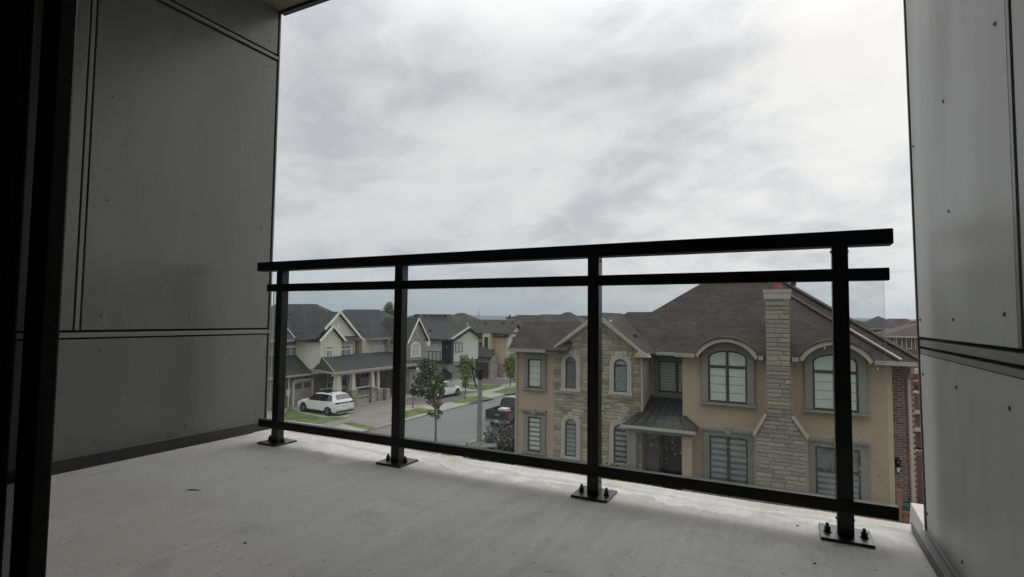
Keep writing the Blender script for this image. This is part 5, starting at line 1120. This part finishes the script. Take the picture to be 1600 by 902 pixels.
MB().box(q1.x - .05, q1.x, b0 - 1.45, b0, 4.05, 4.14).build('side_bar', modern_black_m, br_)
blk('balcony_slab', modern_black_m, HC, q0.x - .4, q1.x + .1, b0 - 1.5, b0, 2.8, 3.0)
blk('balcony_base', cream_m, HC, q0.x - .2, q1.x - .3, b0 - 1.2, b0 - .0, .1, 2.8)
q2 = aX(712, 575, -33.2); cp = MB(); cp.prism([(-33.0, q2.y - 1.3, 1.95), (-33.0, q2.y + 1.6, 1.95), (a_, q2.y + 1.3, 2.75), (a_, q2.y - .9, 2.75)], (0, 0, -.08)).build('entry_canopy', seam_m, HC)
blk('entry_step', cream_m, HC, -34.6, -33.2, q2.y - .6, q2.y + 1.6, .1, .95); blk('entry_recess', modern_black_m, HC, a_ - .01, a_ + .05, q2.y - .6, q2.y + 1.3, .95, 2.2)
# --- beige house on the far corner
HD = thing('beige_house', 'beige stucco house with stone base and brown garage door, farthest on the left street', 'house', (-38, 66, 0))
yD = 63.8; xC = aY(787, 560, yD).x; x0 = aY(737, 560, yD).x
MB().box(x0 - 3, xC, yD, 75, 0, 5.95).build('wall', mat('stucco_beige', (.50, .38, .25), .9, .04), HD)
blk('stone_base', redstone_m, HD, aY(765, 590, yD).x, xC + .05, yD - .06, yD, 0, 1.95)
x1 = aY(757.5, 540, yD - .9).x; x2 = aY(766, 540, yD - .9).x
blk('bay_block', mat('stucco_beige2', (.52, .43, .30), .9, .04), HD, aY(753.5, 540, yD - .9).x, x2, yD - .9, yD, 3.3, 5.9)
aa = aY(760, 545, yD - .9); window(HD, ('y', yD - .9), aa.x - .30, aa.x + .28, 3.95, 5.45, trim=1, tw=.14, tmat=cream_m, fw=.06)
rD = MB(); ze = 5.98
rD.prism([(x0 - 3, yD - .6, ze), (xC + .5, yD - .6, ze), (xC - 1.0, yD + 2.4, 7.75), (x0 + .4, yD + 2.4, 7.75), (x0 - 3, yD + 2.4, 7.75)], (0, 0, -.12)).prism([(xC + .5, yD - .6, ze), (xC + .5, 75, ze), (xC - 1.0, 75, 7.75), (xC - 1.0, yD + 2.4, 7.75)], (0, 0, -.12)).prism([(x0 - 3, yD + 2.4, 7.75), (xC - 1, yD + 2.4, 7.75), (xC - 1, 75, 7.75), (x0 - 3, 75, 7.75)], (0, 0, -.12))
rDD = rD.build('roof', shingle3_m, HD); fascia(HD, (x0 - 3, yD - .62, ze - .1), (xC + .5, yD - .62, ze - .1), material=modern_black_m, h=.2)
vm = MB().bar(aY(729, 504.5, yD - .1), aY(737.5, 520.5, yD - .5), .16, .06).build('valley_flashing', valley_m, rDD)
# cream cross gable on the street side
MB().prism([(xC + .02, yD + .3, 0), (xC + .02, yD + 5.2, 0), (xC + .02, yD + 5.2, 5.4), (xC + .02, yD + 2.6, 7.0), (xC + .02, yD + .3, 5.6)], (.4, 0, 0)).build('cream_gable', cream_m, HD)
MB().prism([(xC + .8, yD - .1, 5.5), (xC + .8, yD + 2.6, 7.25), (xC - 2, yD + 2.6, 7.25), (xC - 2, yD - .1, 5.5)], (0, 0, -.1)).prism([(xC + .8, yD + 2.6, 7.25), (xC + .8, yD + 5.5, 5.3), (xC - 2, yD + 5.5, 5.3), (xC - 2, yD + 2.6, 7.25)], (0, 0, -.1)).build('gable_roof', shingle3_m, HD)
window(HD, ('x', xC + .42), yD + 1.5, yD + 3.3, 3.9, 5.5, cols=2, fw=.08, trim=1, tw=.12, tmat=cream_m); window(HD, ('x', xC + .42), yD + 1.5, yD + 3.3, .9, 2.9, cols=3, fw=.08, trim=1, tw=.12, tmat=cream_m)
MB().prism([(xC + .5, yD + .8, 3.1), (xC + .5, yD + 4, 3.1), (xC + 1.4, yD + 4.1, 2.75), (xC + 1.4, yD + .7, 2.75)], (0, 0, .25)).build('bay_roof', seam_m, HD)
# garage wing with lower roof
yG = 61.6; g0 = aY(735, 580, yG).x; g1 = aY(765.5, 580, yG).x
blk('garage_block', housestone_m, HD, g0 - 3, g1, yG, yD, 0, 2.95)
MB().prism([(g0 - 3.4, yG - .5, 2.95), (g1 + .5, yG - .5, 2.95), (g1 - .6, yD, 3.75), (g0 + .6, yD, 4.7), (g0 - 3.4, yD, 4.7)], (0, 0, -.1)).build('garage_roof', shingle3_m, HD)
fascia(HD, (g0 - 3.4, yG - .5, 2.86), (g1 + .5, yG - .5, 2.86), material=modern_black_m)
gd0 = aY(744, 580, yG).x; gdo = blk('garage_door', mat('garage_brown', (.085, .072, .06), .7), HD, gd0, aY(763, 580, yG).x, yG - .06, yG, .13, 2.2)
for k in range(3): blk('door_groove', modern_black_m, gdo, gd0 + .03, aY(763, 580, yG).x - .03, yG - .066, yG - .06, .62 + k * .5, .64 + k * .5)
blk('lintel', cream_stone_m, HD, gd0 - .3, g1 + .02, yG - .10, yG, 2.2, 2.42)
for k in range(4): MB().box(x0 + 1.0 + k * 1.4, x0 + 1.35 + k * 1.4, yD + 1.5, yD + 1.7, 7.25, 7.42).build('roof_vent', joint_m, rDD) if k != 1 else None
an = aY(748, 503, yD + 2.4); MB().path([(an.x, yD + 2.4, 7.6), (an.x, yD + 2.4, aY(748, 484, yD + 2.4).z)], .035, 6).path([(an.x - .35, yD + 2.4, 8.55), (an.x + .35, yD + 2.4, 8.55)], .02, 4).build('antenna', conc_pole_m, rDD)
ca = aY(791, 511, yD + 6); cb2 = aY(798, 497, yD + 6); chD = MB().box(ca.x, cb2.x, yD + 6, yD + 6.8, 6.5, cb2.z).build('chimney', housestone_m, HD); MB().box(ca.x - .08, cb2.x + .08, yD + 5.9, yD + 6.9, cb2.z, cb2.z + .12).tube(((ca.x + cb2.x) / 2, yD + 6.4, cb2.z + .1), ((ca.x + cb2.x) / 2, yD + 6.4, cb2.z + .5), .12, n=8).build('cap', joint_m, chD)

# ------------------------------------------------------------------ HOUSES BEHIND
def back_house(name, label, ridgepx, y, depth, half, material, wallm, pitch=.6, group=None, wins=0, dx=0, x_ext=(3, 3)):
    """a plain two storey house whose ridge runs between two points seen in the photo"""
    (xa_, ya_), (xb_, yb_) = ridgepx; A0 = aY(xa_, ya_, y); B0 = aY(xb_, yb_, y); zr = (A0.z + B0.z) / 2; ze = zr - half * pitch
    t = thing(name, label, 'house', ((A0.x + B0.x) / 2, y, 0), group or 'houses behind the first row')
    X0, X1 = A0.x - half, B0.x + half
    if X1 - X0 < 2 * half + .2: X1 = X0 + 2 * half + .2
    MB().box(X0 + .4, X1 - .4, y - half + .4, y + half - .4, 0, ze).build('wall', wallm, t)
    a = (X0 + half, y, zr); b = (X1 - half, y, zr)
    slabroof([[(X0, y - half, ze), (X1, y - half, ze), b, a], [(X1, y + half, ze), (X0, y + half, ze), a, b], [(X1, y - half, ze), (X1, y + half, ze), b], [(X0, y + half, ze), (X0, y - half, ze), a]], 'roof', material, t, .14)
    r = [c for c in t.children if c.name.startswith('roof')][0]
    e = MB().bar((X0, y - half, ze - .08), (X1, y - half, ze - .08), .1, .15).bar((X1, y - half, ze - .08), (X1, y + half, ze - .08), .1, .15).build('gutter', gutter_m, t)
    for k in range(wins): xx = X0 + 1.2 + (X1 - X0 - 3.2) * k / max(1, wins - 1); window(t, ('y', y - half + .4), xx, xx + 1.2, ze - 2.2, ze - .7, cols=2, frame=white_m, fw=.08)
    return t, r
back_house('house', 'large dark roofed house behind the brick garage, at the left edge of the view', ((432, 474), (494, 476.5)), 47, 0, 5.5, shingle2_m, housebrick_m, .65)
back_house('house', 'dark roofed house behind the big cream gable, peeking over the roofs', ((540, 483), (592, 484.5)), 62, 0, 5.0, shingle2_m, siding_m, .6)
t, r = back_house('house', 'wide grey brown roofed house with a row of roof vents behind the stone gable', ((650, 489.5), (705, 492.5)), 68, 0, 6.0, shingle3_m, siding2_m, .58)
for k, px in enumerate((654, 667, 676, 683, 690, 698)): c = aY(px, 494, 67.2); MB().box(c.x - .3, c.x + .3, 66.6, 66.9, c.z - .15, c.z + .12).build('roof_vent', joint_m, r)
back_house('house', 'house with a peaked grey brown roof left of the thin antenna', ((716, 489), (726, 489.5)), 74, 0, 7.5, shingle3_m, siding2_m, .55)
back_house('house', 'flat topped brown roof on the horizon right of the small stone chimney', ((808, 492.5), (846, 492.5)), 80, 0, 6.0, shingle_m, redbrick_m, .6)
back_house('house', 'brown roof on the horizon left of the third railing post', ((846, 491.5), (880, 491.5)), 88, 0, 6, shingle3_m, redbrick_m, .6)
back_house('house', 'small peaked roof highest on the horizon beside the third railing post', ((884, 488), (891, 488)), 86, 0, 6, shingle2_m, redbrick_m, .6)
back_house('house', 'brown roof just right of the third railing post on the horizon', ((900, 495), (960, 492)), 95, 0, 6, shingle_m, redbrick_m, .6)
back_house('house', 'grey roof seen between the far tree and the second post', ((585, 495), (640, 497)), 84, 0, 6, shingle3_m, siding2_m, .5)
# right hand side: red brick row seen past the corner house
RB = thing('red_brick_house', 'red brick house with white windows at the right, nearest behind the corner house roof', 'house', (17, 62, 0))
yR = 60.0; xw = aY(1390, 540, yR).x
def rb(root, x0, x1, y0, y1, ze, pit, rm_, wm_): MB().box(x0, x1, y0, y1, 0, ze).build('wall', wm_, root); hiproof(root, x0, x1, y0, y1, ze, pit, rm_, .4)
zeR = aY(1410, 524.5, yR).z
rb(RB, xw, xw + 14, yR, yR + 9, zeR, .34, shingle4_m, redbrick_m)
for px in (1394, 1405, 1420, 1434): c = aY(px, 535, yR); window(RB, ('y', yR), c.x - .22, c.x + .22, c.z - .6, c.z + .5, cols=1, frame=cream_m, fw=.05)
RC = thing('dark_gabled_house', 'dark roofed house on the horizon beside the edge of the glass', 'house', (14, 60, 0)); yq = 85
c = aY(1376, 500, yq); rb(RC, c.x - 2.4, c.x + 2.6, yq, yq + 6, aY(1376, 513, yq).z, .55, shingle2_m, redbrick_m)
MB().prism([(c.x - 4.0, yq - .5, aY(1362, 514, yq).z), (c.x - 1.2, yq - .5, aY(1362, 514, yq).z), (c.x - 2.6, yq - .5, aY(1372, 501, yq).z)], (0, 6, 0)).build('dormer', shingle2_m, RC)
for k, (px, yy, py, m_, lab) in enumerate(((1410, 95, 498, shingle4_m, 'second red brick roof along the right horizon'), (1345, 90, 502, shingle3_m, 'low brown roof just right of the rightmost post on the horizon'), (1395, 120, 498, shingle3_m, 'greyish roof farthest along the right horizon'), (1434, 80, 501, shingle4_m, 'red brown roof at the very edge of the right wall'))):
    back_house('house', lab, ((px - 6, py), (px + 6, py)), yy, 0, 4.6, m_, redbrick_m, .62)
# decks behind the brick wing
DK = thing('timber_deck', 'stacked reddish timber decks with railings beside the right wall', 'deck', (4.4, 22.5, 0)); yk = 22.6
for i, (pa, pb) in enumerate(((596, 640), (641, 668), (668, 700))):
    c = aY(1425, pa, yk); MB().box(3.62, 6.5, yk, yk + .8, aY(1425, pa, yk).z - .12, aY(1425, pa, yk).z).build('deck_beam', cream_m if i else wood_m, DK)
    MB().box(3.66, 6.5, yk + .2, yk + .26, aY(1425, pb, yk).z, aY(1425, pa, yk).z - .12).build('deck_screen', wood_m, DK)
MB().box(3.62, 6.6, yk + .9, yk + 4, 0, 6.2).build('wall', redbrick_m, DK); MB().bar((3.6, yk - .1, aY(1424, 702, yk).z), (4.4, yk - .1, aY(1434, 712, yk).z), .08, .14).build('stair_stringer', cream_m, DK)
MB().bar((3.62, yk - .1, aY(1421, 610, yk).z), (4.2, yk - .1, aY(1432, 615, yk).z), .06, .08).build('handrail', white_m, DK)

# ------------------------------------------------------------------ AIR: the far hills fade to blue
hz_ = bpy.data.materials.new('haze_air'); hz_.use_nodes = True; n = hz_.node_tree.nodes; n.clear(); o_ = n.new('ShaderNodeOutputMaterial'); pv = n.new('ShaderNodeVolumePrincipled')
pv.inputs['Color'].default_value = (.80, .88, .97, 1); pv.inputs['Density'].default_value = .00035; pv.inputs['Anisotropy'].default_value = .2
hz_.node_tree.links.new(pv.outputs[0], o_.inputs['Volume'])
o = MB().box(-3600, 3600, -700, 3600, -3, 70).build('haze', hz_, None, (0, 1000, -3)); struct(o, 'stuff')
#__NEXT__
